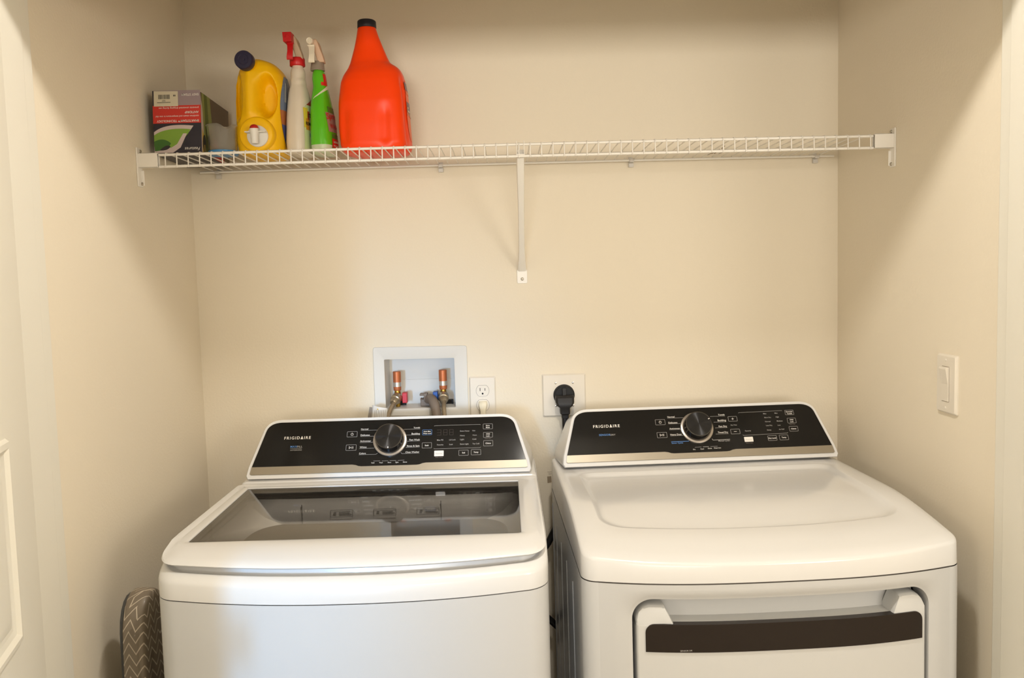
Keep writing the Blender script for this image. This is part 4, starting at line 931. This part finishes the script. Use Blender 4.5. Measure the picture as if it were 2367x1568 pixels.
def odent(p):
    x, y, z = p
    w = (1-sm(1.885, 1.925, z))*sm(SZ+.005, SZ+.03, z)
    if y < -.17: y += w*(.006*math.exp(-((x-.452)/.012)**2)+.005*math.exp(-((x-.548)/.012)**2))
    if x > .572:
        g_ = sm(SZ+.005, 1.84, z)*(1-sm(1.955, 1.99, z)); x -= .0055*g_*math.exp(-((y+.196)/.008)**2)
    return (x, y, z)
bottle_mesh(tabo, 'jug_body', ORG, oj, OO, dent=odent, steps=110, N=120)
m = MB(); rg = []
for d, r in ((0, .0212), (.001, .0218), (.0155, .0212), (.0175, .0195), (.018, .012)):
    rg.append([(.500+r*(1+.025*(k % 2))*cos(2*pi*k/72), -.1755+r*(1+.025*(k % 2))*sin(2*pi*k/72), 2.0995+d) for k in range(72)])
m.loft(rg); m.build('cap', mat('black_cap', srgb('1d1b26')[:3], .4), oj, off=OO, smooth=70)
flo = flank(tabo)
LO = [mat('label_slate', srgb('7a5a68')[:3], .4), mat('label_salmon', srgb('f08048')[:3], .4), mat('label_white_o', srgb('e3c9b0')[:3], .4), mat('label_soft_orange', srgb('f2672e')[:3], .4)]
L_ = gridpoly(3, oval, 0, 1, 0, 1, -.0002, 8, 12)
L_ += [(0, [(a, b) for a, b in q], l) for _, q, l in gridpoly(0, lambda s_: (.08, .78), 0, 1, .82, .95, .0003, 6, 4)]
L_ += gridpoly(1, lambda s_: (.10, .85), 0, 1, .76, .80, .0003, 6, 2)+gridpoly(0, lambda s_: (.10, .90), 0, 1, .46, .63, .0004, 8, 4)
side_label('label', oj, OO, flo, -.190, -.118, SZ+.03, 1.978, L_, LO)
flank_text('lettering', oj, OO, flo, 'Free', -.182, 1.893, .05, LO[2], lift=.0018)

# ------------------------------------------------------------------ laundry outlet box in the wall
ob_ = empty('laundry_outlet_box', (.579, 0, 1.23), 0, 'white recessed plastic washer outlet box with a wide flange in the back wall', 'outlet box'); OB = (.579, 0, 1.23)
WOB = mat('outlet_box_white', (.74, .72, .67), .5)
o4 = [(.4548, 1.146), (.7028, 1.139), (.7034, 1.3272), (.4548, 1.3288)]; i4 = [(.4835, 1.1640), (.6693, 1.1618), (.6690, 1.2945), (.4833, 1.2960)]
i4 = [(.4835, 1.163), (.6693, 1.163), (.6690, 1.2950), (.4833, 1.2955)]
def rr4(q, r, n=4):
    out = []
    for i, p in enumerate(q):
        a = Vector(q[i-1]); b = Vector(p); c_ = Vector(q[(i+1) % 4]); d0 = (a-b).normalized(); d1 = (c_-b).normalized()
        s0 = b+d0*r; s1 = b+d1*r
        for k in range(n+1):
            t = k/n; q_ = s0*(1-t)**2+b*2*t*(1-t)+s1*t*t; out.append((q_.x, q_.y))
    return out
A_, B_ = rr4(o4, .007), rr4(i4, .003)
f3 = lambda L, y: [(x, y, z) for x, z in L]
ctr = (.5785, 1.23)
shr = lambda L, k: [(ctr[0]+(x-ctr[0])*k, ctr[1]+(z-ctr[1])*k) for x, z in L]
m = MB().loft([f3(A_, -.0002), f3(A_, -.0028), f3(shr(A_, .994), -.0042), f3(shr(B_, 1.015), -.0042), f3(B_, -.0036), f3(shr(B_, .985), .060), f3(shr(B_, .97), .075)], cap0=False, cap1=True)
m.build('flange_and_back', WOB, ob_, off=OB, smooth=30)
MB().box(.494, .0735, 1.163, .666, .0755, 1.232).build('back_step', WOB, ob_, off=OB, smooth=0, bevel=.001)
COP = mat('copper', srgb('c2734a')[:3], .4, metal=.55); BRS = mat('brass', srgb('a8863a')[:3], .32, metal=.9)
def valve(x, lab, hose_to, red):
    v = empty('water_valve', (x, .028, 1.175), 0, lab, 'valve', None); O = (x, .028, 1.175)
    zt_ = 1.2600 if red else 1.2610
    MB().lathe((x, .028, 1.2085), (0, 0, 1), [(0, .0100), (.002, .0104), (.010, .0108), (zt_-1.2095, .0108), (zt_-1.2085, .0098), (zt_-1.2083, .003)], n=28).build('copper_arrestor', COP, v, off=O)
    MB().lathe((x, .028, 1.2190), (0, 0, 1), [(0, .0110), (.0120, .0110)], n=28, cap0=False, cap1=False).build('foil_band', mat('foil', (.62, .60, .57), .3, metal=.8), v, off=O)
    m = MB().lathe((x, .028, 1.1800), (0, 0, 1), [(0, .006), (.010, .0085), (.022, .0085), (.027, .0078), (.0285, .0078)], n=20).lathe((x, .040, 1.192), (0, -1, 0), [(0, .007), (.030, .007)], n=16).lathe((x, .030, 1.152), (0, 0, 1), [(.012, .006), (.034, .007)], n=14)
    m.build('brass_body', BRS, v, off=O)
    s_ = 1 if red else -1
    m = MB().box(x+s_*.008, .020, 1.181, x+s_*.016, .034, 1.193).box(x+s_*.0145, .010, 1.176, x+s_*.0270, .036, 1.2035)
    m.build('lever', mat('red_lever', srgb('c8232a')[:3], .4) if red else mat('blue_lever', srgb('1d4fa0')[:3], .4), v, off=O, bevel=.0012)
    m = MB().box(x-.014 if red else x+.004, .055, 1.1635, x+.019 if red else x+.024, .060, 1.176).lathe((x+.012 if red else x+.017, .054, 1.170), (0, -1, 0), [(0, .003), (.003, .0025)], n=10)
    m.build('mounting_tab', BLK, v, off=O, bevel=.001)
    return v
valve(.5115, 'hot water valve with red lever and upright copper tube, left in the outlet box', None, True)
valve(.6350, 'cold water valve with blue lever and upright copper tube, right in the outlet box', None, False)
STL = mat('braided_steel', srgb('a2937c')[:3], .33, metal=.8, bump=.9, bscale=900)
def hose(lab, path, nut, rnut, axis):
    O = nut; h = empty('braided_water_hose', nut, 0, lab, 'hose', 'braided hoses of the washer')
    P_ = [Vector(p) for p in path]; out = []
    for i in range(len(P_)-1):
        p0 = P_[max(i-1, 0)]; p1 = P_[i]; p2 = P_[i+1]; p3 = P_[min(i+2, len(P_)-1)]
        for k in range(8):
            t = k/8; out.append(.5*((2*p1)+(-p0+p2)*t+(2*p0-5*p1+4*p2-p3)*t*t+(-p0+3*p1-3*p2+p3)*t**3))
    out.append(P_[-1])
    MB().tube([tuple(p) for p in out], .0058, 12).build('braided_tube', STL, h, off=O, smooth=60)
    MB().lathe(nut, axis, [(-.012, .0125), (-.010, .0138), (.004, .0138), (.006, .0115), (.016, .0100), (.020, .0078)], n=24).build('coupling_nut', mat('nickel_nut', srgb('b3a68f')[:3], .3, metal=.85), h, off=O)
    return h
h1 = hose('braided steel hose running down-left from the hot valve with a paper tag', [(.5085, -.004, 1.1835), (.499, -.030, 1.165), (.490, -.048, 1.135), (.480, -.055, 1.09), (.475, -.056, 1.0), (.50, -.056, .8), (.52, -.05, .6)], (.5100, .006, 1.188), .013, (-.32, -.85, -.42))
hose('braided steel hose running straight down from the cold valve', [(.6375, -.004, 1.182), (.640, -.032, 1.165), (.6425, -.046, 1.135), (.6465, -.052, 1.09), (.648, -.054, 1.0), (.63, -.054, .8), (.61, -.05, .6)], (.6365, .006, 1.188), .013, (.06, -.85, -.42))
m = MB(); secs = []
for k in range(9):
    t = k/8; x = .4590+.038*t; y = -.069-.008*sin(t*pi)
    secs.append([(x-.007, y, 1.120), (x, y-.0004, 1.1850-.009*t), (x, y+.0006, 1.1850-.009*t), (x-.007, y+.0010, 1.120)])
tg = empty('paper_hose_tag', (.474, -.069, 1.10), 0, 'crumpled white warning tag wrapped round the hot water hose', 'tag'); TO = (.474, -.069, 1.10)
m.loft(secs); m.build('tag_sheet', mat('tag_paper', (.78, .75, .70), .25, coat=.6), tg, off=TO, smooth=60)
m = MB(); tf = frame_of((.4585, -.0790, 1.136), (1, 0, 0), (.08, 0, 1))
m.cur = 0
for k in range(7): put_line(m, tf, [(.004+.0045*k, .004), (.005+.0045*k, .037)], .0009, h=0)
m.cur = 1; put_poly(m, tf, [(.010, .038), (.014, .038), (.012, .042)], 0)
m.build('tag_print', [mat('tag_grey', srgb('8c8378')[:3], .6), mat('tag_yellow', srgb('d8b020')[:3], .5)], tg, off=TO, smooth=0)
m = MB().loft([[(.4440, -.066, 1.146), (.4540, -.068, 1.143), (.4590, -.0685, 1.1790), (.4510, -.067, 1.1800)], [(.4440, -.0665, 1.146), (.4540, -.0685, 1.143), (.4590, -.069, 1.1790), (.4510, -.0675, 1.1800)]]); m.build('tag_flap', MATS['tag_grey'], tg, off=TO, smooth=0)
# drain hose with its clip
dh = empty('drain_hose', (.605, .01, 1.17), 0, 'grey ribbed drain hose hooked over the edge of the outlet box', 'hose'); DO_ = (.605, .01, 1.17)
DG = mat('drain_grey', srgb('7d7064')[:3], .5)
P_ = [Vector(p) for p in ((.588, .040, 1.166), (.592, .028, 1.181), (.603, .006, 1.186), (.6145, -.016, 1.172), (.6215, -.034, 1.142), (.6265, -.046, 1.10), (.629, -.05, 1.0), (.60, -.055, .8))]; out_ = []
for i in range(len(P_)-1):
    p0 = P_[max(i-1, 0)]; p1 = P_[i]; p2 = P_[i+1]; p3 = P_[min(i+2, len(P_)-1)]
    for k in range(12):
        t = k/12; out_.append(.5*((2*p1)+(-p0+p2)*t+(2*p0-5*p1+4*p2-p3)*t*t+(-p0+3*p1-3*p2+p3)*t**3))
rad = [(.0128 if i < 26 else (.0134 if i % 2 else .0118)) for i in range(len(out_))]
MB().tube([tuple(p) for p in out_], rad, 20).build('ribbed_tube', DG, dh, off=DO_, smooth=70)
m = MB().box(.5735, .018, 1.1645, .600, .048, 1.184).box(.5835, .012, 1.18, .5925, .040, 1.2005).box(.5720, .014, 1.1935, .5925, .038, 1.199).box(.5735, .012, 1.182, .5775, .030, 1.187)
m.build('hose_clip', DG, dh, off=DO_, bevel=.0015)

# ------------------------------------------------------------------ electrical
def plate_mesh(m, fr, w, h, t=.0055, r=.003):
    a = rrect(0, 0, w, h, r); b = rrect(.0035, .0035, w-.0035, h-.0035, r)
    m.loft([[fr(x, y, 0) for x, y in a], [fr(x, y, t*.35) for x, y in a], [fr(x, y, t) for x, y in b]], cap0=True, cap1=True)
du = empty('wall_outlet', (.7420, 0, 1.185), 0, 'white duplex wall outlet beside the outlet box with a plug in its lower socket', 'outlet'); DO2 = (.7420, 0, 1.185)
fr = frame_of((.7065, 0, 1.1290), (1, 0, 0), (0, 0, 1))
m = MB(); plate_mesh(m, fr, .0705, .1143); m.build('cover_plate', PLATE, du, off=DO2, smooth=0)
def face_pts(cv): 
    out = []
    for k in range(32):
        t = 2*pi*k/32; x, y = .0168*cos(t), .0168*sin(t); out.append((.03525+x, cv+max(-.0142, min(.0142, y*1.05))))
    return out
for cv in (.0765, .0378):
    m = MB(); m.cur = 1; slab(m, fr, [(.03525+(x-.03525)*1.04, cv+(y-cv)*1.04) for x, y in face_pts(cv)], .0050, .0057); m.cur = 0; slab(m, fr, face_pts(cv), .0050, .0070)
    s1 = m.build('socket', [PLATE, SEAM], du, off=DO2, smooth=0)
    m = MB()
    for dx, hh in ((-.0064, .0042), (.0064, .0034)): put_poly(m, fr, [(.03525+dx-.0008, cv+.0035-hh), (.03525+dx+.0008, cv+.0035-hh), (.03525+dx+.0008, cv+.0035+hh), (.03525+dx-.0008, cv+.0035+hh)], .0072)
    put_poly(m, fr, [(.03525+.0025*cos(2*pi*k/12), cv-.0075+.0025*sin(2*pi*k/12)) for k in range(12)], .0072); m.build('slots', BLK, s1, off=DO2, smooth=0)
MB().lathe(fr(.03525, .05715, .005), (0, -1, 0), [(0, .0028), (.001, .0026), (.0016, .001)], n=12).build('screw', PLATE, du, off=DO2)
wp = empty('white_power_plug', (.7420, -.02, 1.16), 0, 'small white power plug pushed into the lower socket of the duplex outlet', 'plug'); WO = (.7420, -.02, 1.16)
wm = mat('white_plug_plastic', srgb('ece4cd')[:3], .4); cx_ = .7065+.03525
m = MB(); rg = []
for z, hw, y0_, y1_ in ((1.178, .0095, -.0072, -.013), (1.176, .0115, -.0072, -.020), (1.168, .0118, -.0072, -.024), (1.157, .0085, -.0072, -.025), (1.148, .0075, -.0080, -.025), (1.140, .0088, -.010, -.024)):
    rg.append([(cx_+hw*a, (y0_+y1_)/2+(y1_-y0_)/2*b, z) for a, b in ((-1, -1), (-.8, .7), (0, 1), (.8, .7), (1, -1))])
m.loft(rg); m.build('plug_body', wm, wp, off=WO, smooth=50)
MB().tube([(cx_, -.018, 1.142), (cx_, -.020, 1.10), (cx_-.01, -.03, 1.0), (cx_-.03, -.045, .7)], .0035, 8).build('cord', wm, wp, off=WO, smooth=60)
# dryer outlet
rp = empty('dryer_wall_outlet', (.9585, 0, 1.187), 0, 'large square white dryer outlet cover with a black plug in it', 'outlet'); RO = (.9585, 0, 1.187)
fr = frame_of((.9003, 0, 1.1302), (1, 0, 0), (0, 0, 1))
m = MB(); plate_mesh(m, fr, .1158, .1143, .0062); m.build('cover_plate', PLATE, rp, off=RO, smooth=0)
for u, v in ((.0355, .0905), (.0815, .0905), (.0355, .0295), (.0815, .0295)): MB().lathe(fr(u, v, .006), (0, -1, 0), [(0, .0032), (.0008, .003), (.0015, .001)], n=12).build('screw', CHROME, rp, off=RO)
MB().lathe(fr(.0575, .0580, .0058), (0, -1, 0), [(0, .0285), (.0012, .0283), (.0014, .026)], n=40).build('socket_face', BLK, rp, off=RO)
bp_ = empty('dryer_power_cord', (.958, -.03, 1.18), 0, 'thick black dryer power plug and cord hanging from the square outlet', 'power cord'); PO = (.958, -.03, 1.18)
pc = fr(.0575, .0580, .0072)
MB().lathe(pc, (0, -1, 0), [(0, .0262), (.003, .0268), (.009, .0262), (.0105, .0245), (.0105, .010)], n=48).build('plug_disc', BLK, bp_, off=PO, smooth=40)
bk2 = mat('black_rubber_sheen', (.016, .015, .015), .42, spec=.35)
m = MB().box(pc[0]-.0052, -.026, pc[2]-.006, pc[0]+.0052, -.016, pc[2]+.0205)
rg = []
for z, hw, y0_, y1_ in ((1.1905, .0235, -.016, -.032), (1.184, .0245, -.014, -.040), (1.172, .0242, -.014, -.044), (1.163, .0200, -.016, -.044), (1.158, .0135, -.018, -.042), (1.142, .0128, -.020, -.042), (1.140, .0095, -.023, -.040), (1.13, .0092, -.023, -.040)):
    rg.append([(pc[0]+hw*a, (y0_+y1_)/2+(y1_-y0_)/2*b, z) for a, b in ((-1, -1), (-1, .6), (-.8, 1), (.8, 1), (1, .6), (1, -1))])
m.loft(rg); m.build('plug_grip', bk2, bp_, off=PO, smooth=30, bevel=.001)
MB().tube([(pc[0], -.031, 1.135), (pc[0]+.0006, -.032, 1.10), (pc[0]-.001, -.040, 1.06), (pc[0]-.004, -.045, .98), (.948, -.046, .90), (.930, -.044, .85), (.905, -.042, .80), (.875, -.045, .76), (.86, -.05, .70), (.88, -.055, .62), (.95, -.06, .55)], .0088, 12).build('cord', bk2, bp_, off=PO, smooth=60)
# light switch on the right wall
sw = empty('light_switch', (W, -.546, 1.266), 0, 'white rocker light switch on the right side wall', 'switch'); SWO = (W, -.546, 1.266)
fr = frame_of((W, -.5100, 1.2080), (0, -1, 0), (0, 0, 1))   # u towards the viewer, normal points to -x
m = MB(); plate_mesh(m, fr, .0720, .1180, .0065); m.build('cover_plate', PLATE, sw, off=SWO, smooth=0)
m = MB()
ru0, ru1, rv0, rv1 = .0225, .0495, .0235, .0945
put_frame(m, fr, ru0, rv0, ru1, rv1, .0008, .0015, h=.0068); m.build('rocker_gap', mat('gap_tan', (.25, .19, .13), .7), sw, off=SWO, smooth=0)
m = MB(); s0, s1_ = ru0+.001, ru1-.001
mid_ = (rv0+rv1)/2
m.loft([[fr(s0, rv0+.001, .006), fr(s1_, rv0+.001, .006), fr(s1_, rv0+.001, .0080), fr(s0, rv0+.001, .0080)], [fr(s0, mid_, .006), fr(s1_, mid_, .006), fr(s1_, mid_, .0085), fr(s0, mid_, .0085)], [fr(s0, rv1-.005, .006), fr(s1_, rv1-.005, .006), fr(s1_, rv1-.005, .0140), fr(s0, rv1-.005, .0140)], [fr(s0, rv1-.001, .006), fr(s1_, rv1-.001, .006), fr(s1_, rv1-.001, .0130), fr(s0, rv1-.001, .0130)]])
m.build('rocker', PLATE, sw, off=SWO, smooth=0, bevel=.0006)
for v in (.0108, .1072): MB().lathe(fr(.036, v, .0062), (-1, 0, 0), [(0, .0032), (.001, .003), (.0018, .001)], n=12).build('screw', PLATE, sw, off=SWO)

# ------------------------------------------------------------------ wall marks and ironing board
m = MB(); wf = frame_of((0, -.0004, 0), (1, 0, 0), (0, 0, 1))
m.cur = 0; slab(m, wf, [(.9085, .9500), (.9195, .9520), (.9190, .9685), (.9080, .9680)], 0, .0006)
m.cur = 1; put_text(m, wf, 'WARNING', .9090, .9795, width=.014, h=.0005); put_text(m, wf, 'VENT', .9110, .9735, width=.010, h=.0005)
o = m.build('wall_sticker', [mat('sticker_grey', srgb('a08f78')[:3], .7), MATS['tag_grey']], None, smooth=0); tag(o, 'small grey sticker on the back wall in the gap between the two machines', 'sticker')
m = MB(); random.seed(3)
for k in range(9):
    cx_, cz_ = 1.352+.0045*k+random.uniform(-.002, .002), 1.8105+.0018*k*random.uniform(.2, 1.2)+random.uniform(-.002, .002)
    a_ = radians(random.uniform(15, 40)); l_ = random.uniform(.004, .011); w_ = random.uniform(.0006, .0016)
    put_line(m, wf, [(cx_-l_*cos(a_)/2, cz_-l_*sin(a_)/2), (cx_+l_*cos(a_)/2, cz_+l_*sin(a_)/2)], w_, h=.0002+k*.00002)
o = m.build('wall_scuff', mat('scuff_brown', srgb('7a6244')[:3], .9), None, smooth=0); tag(o, 'dark scuff marks on the back wall just under the right half of the shelf', 'scuff mark')

ib = empty('ironing_board', (.095, -.50, 0), 0, 'folded ironing board in a grey chevron cover standing between the washer and the left wall', 'ironing board'); IO = (.095, -.50, 0)
ch = bpy.data.materials.new('chevron_cotton'); ch.use_nodes = True; nt = ch.node_tree; b = nt.nodes['Principled BSDF']; b.inputs['Roughness'].default_value = .5; b.inputs['Coat Weight'].default_value = .25; b.inputs['Coat Roughness'].default_value = .12
tc = nt.nodes.new('ShaderNodeTexCoord'); sp = nt.nodes.new('ShaderNodeSeparateXYZ'); nt.links.new(tc.outputs['UV'], sp.inputs[0])
def mth(op, a, b_=None, c_=None):
    n = nt.nodes.new('ShaderNodeMath'); n.operation = op
    for i, v in enumerate((a, b_, c_)):
        if v is None: continue
        if isinstance(v, (int, float)): n.inputs[i].default_value = v
        else: nt.links.new(v, n.inputs[i])
    return n.outputs[0]
zig = mth('PINGPONG', sp.outputs[0], .0125)                       # zigzag across the width
ph = mth('ADD', sp.outputs[1], mth('MULTIPLY', zig, 1.75))
fr_ = mth('FRACT', mth('DIVIDE', ph, .0215))
isw = mth('LESS_THAN', fr_, .16)
mx = nt.nodes.new('ShaderNodeMix'); mx.data_type = 'RGBA'; mx.inputs[6].default_value = srgb('7b6f5f'); mx.inputs[7].default_value = srgb('c5b9a6')
nt.links.new(isw, mx.inputs[0]); nt.links.new(mx.outputs[2], b.inputs['Base Color'])
# board outline in (y, z): rounded top end, straight long sides
def board_outline(g=0.):
    out = [(-.655, .10), (-.668, .50), (-.672, .80), (-.671, .86), (-.667, .885), (-.659, .904), (-.647, .918), (-.632, .925), (-.616, .9255), (-.600, .920), (-.585, .908), (-.572, .890), (-.560, .868), (-.548, .840), (-.53, .78), (-.48, .60), (-.42, .35), (-.40, .10)]; return out
    for k in range(1, 17):
        t = k/16; a = pi*(1-t)
        cyy = (yf+yb)/2; ry = (yb-yf)/2; out.append((cyy+ry*abs(cos(a))**.75*(1 if cos(a) > 0 else -1), .79+(zt_-.79)*sin(a)**.62))
    out += [(yb, .77), (yb, .50), (yb-.012, .10)]
    return out
Bo = board_outline(); nB = len(Bo); mb = MB()
ctr_ = (-.60, .6)
sc = lambda L, k: [(ctr_[0]+(y-ctr_[0])*k, .80+(z-.80)*k if z > .80 else z) for y, z in L]
xs_ = lambda z, x: x+(.90-z)*-.02
R = []
for k, x in ((.975, .078), (.99, .080), (1.0, .085), (1.004, .094), (1.0, .104), (.988, .112), (.96, .1165), (.85, .1185), (.6, .119)):
    R.append([(xs_(z, x), y, z) for y, z in sc(Bo, k)])
mb.loft(R); cover = mb.build('chevron_cover', ch, ib, off=IO, smooth=60)
uvl = cover.data.uv_layers.new(name='UVMap')
for p in cover.data.polygons:
    for li in p.loop_indices:
        co = cover.data.vertices[cover.data.loops[li].vertex_index].co
        uvl.data[li].uv = (co.y+.5+(.04-co.x)*1.0*(1 if co.y < -.1 else -1), co.z)
# clear wrap along the front edge, metal tray behind the cover
pw = mat('clear_wrap', (.95, .93, .90), .12, trans=1., ior=1.05, coat=.6)
mb = MB(); R = []
for t in range(24):
    z = .890-.78*t/23; wob = .0022*sin(t*2.1)+.0012*sin(t*5.3)
    y = -.6755+(.001 if z > .8 else (.8-z)*.02)+(.020*((z-.84)/.05)**2 if z > .84 else 0)
    R.append([(xs_(z, .077)+wob*.5, y+.014, z), (xs_(z, .082)+wob, y+.002, z), (xs_(z, .094)+wob, y-.0035, z), (xs_(z, .108)+wob, y+.001, z), (xs_(z, .1175), y+.016, z), (xs_(z, .1205)+wob*.5, y+.040, z)])
mb.loft(R, closed=False, cap0=False, cap1=False); mb.build('plastic_wrap', pw, ib, off=IO, smooth=60)
mb = MB(); mb.loft([[(x, y, z) for y, z in sc(Bo, .93)] for x in (.070, .077)]); mb.build('board_tray', mat('dark_steel', (.08, .08, .08), .4, metal=.5), ib, off=IO)
for y in (-.60, -.50): MB().tube([(.058, y, .78), (.058, y, .012), (.058, y+.05, .010)], .010, 10).build('leg', MATS['dark_steel'], ib, off=IO)

# ceiling lamp of the hall
cl = empty('ceiling_lamp', (.96, -1.27, H), 0, 'small round flush ceiling lamp just outside the closet', 'lamp')
MB().lathe((.96, -1.27, H), (0, 0, -1), [(0, .14), (.018, .14), (.022, .132), (.022, .09), (.012, .085)], n=40, cap1=True).build('lamp_ring', CHROME, cl, off=(.96, -1.27, H))
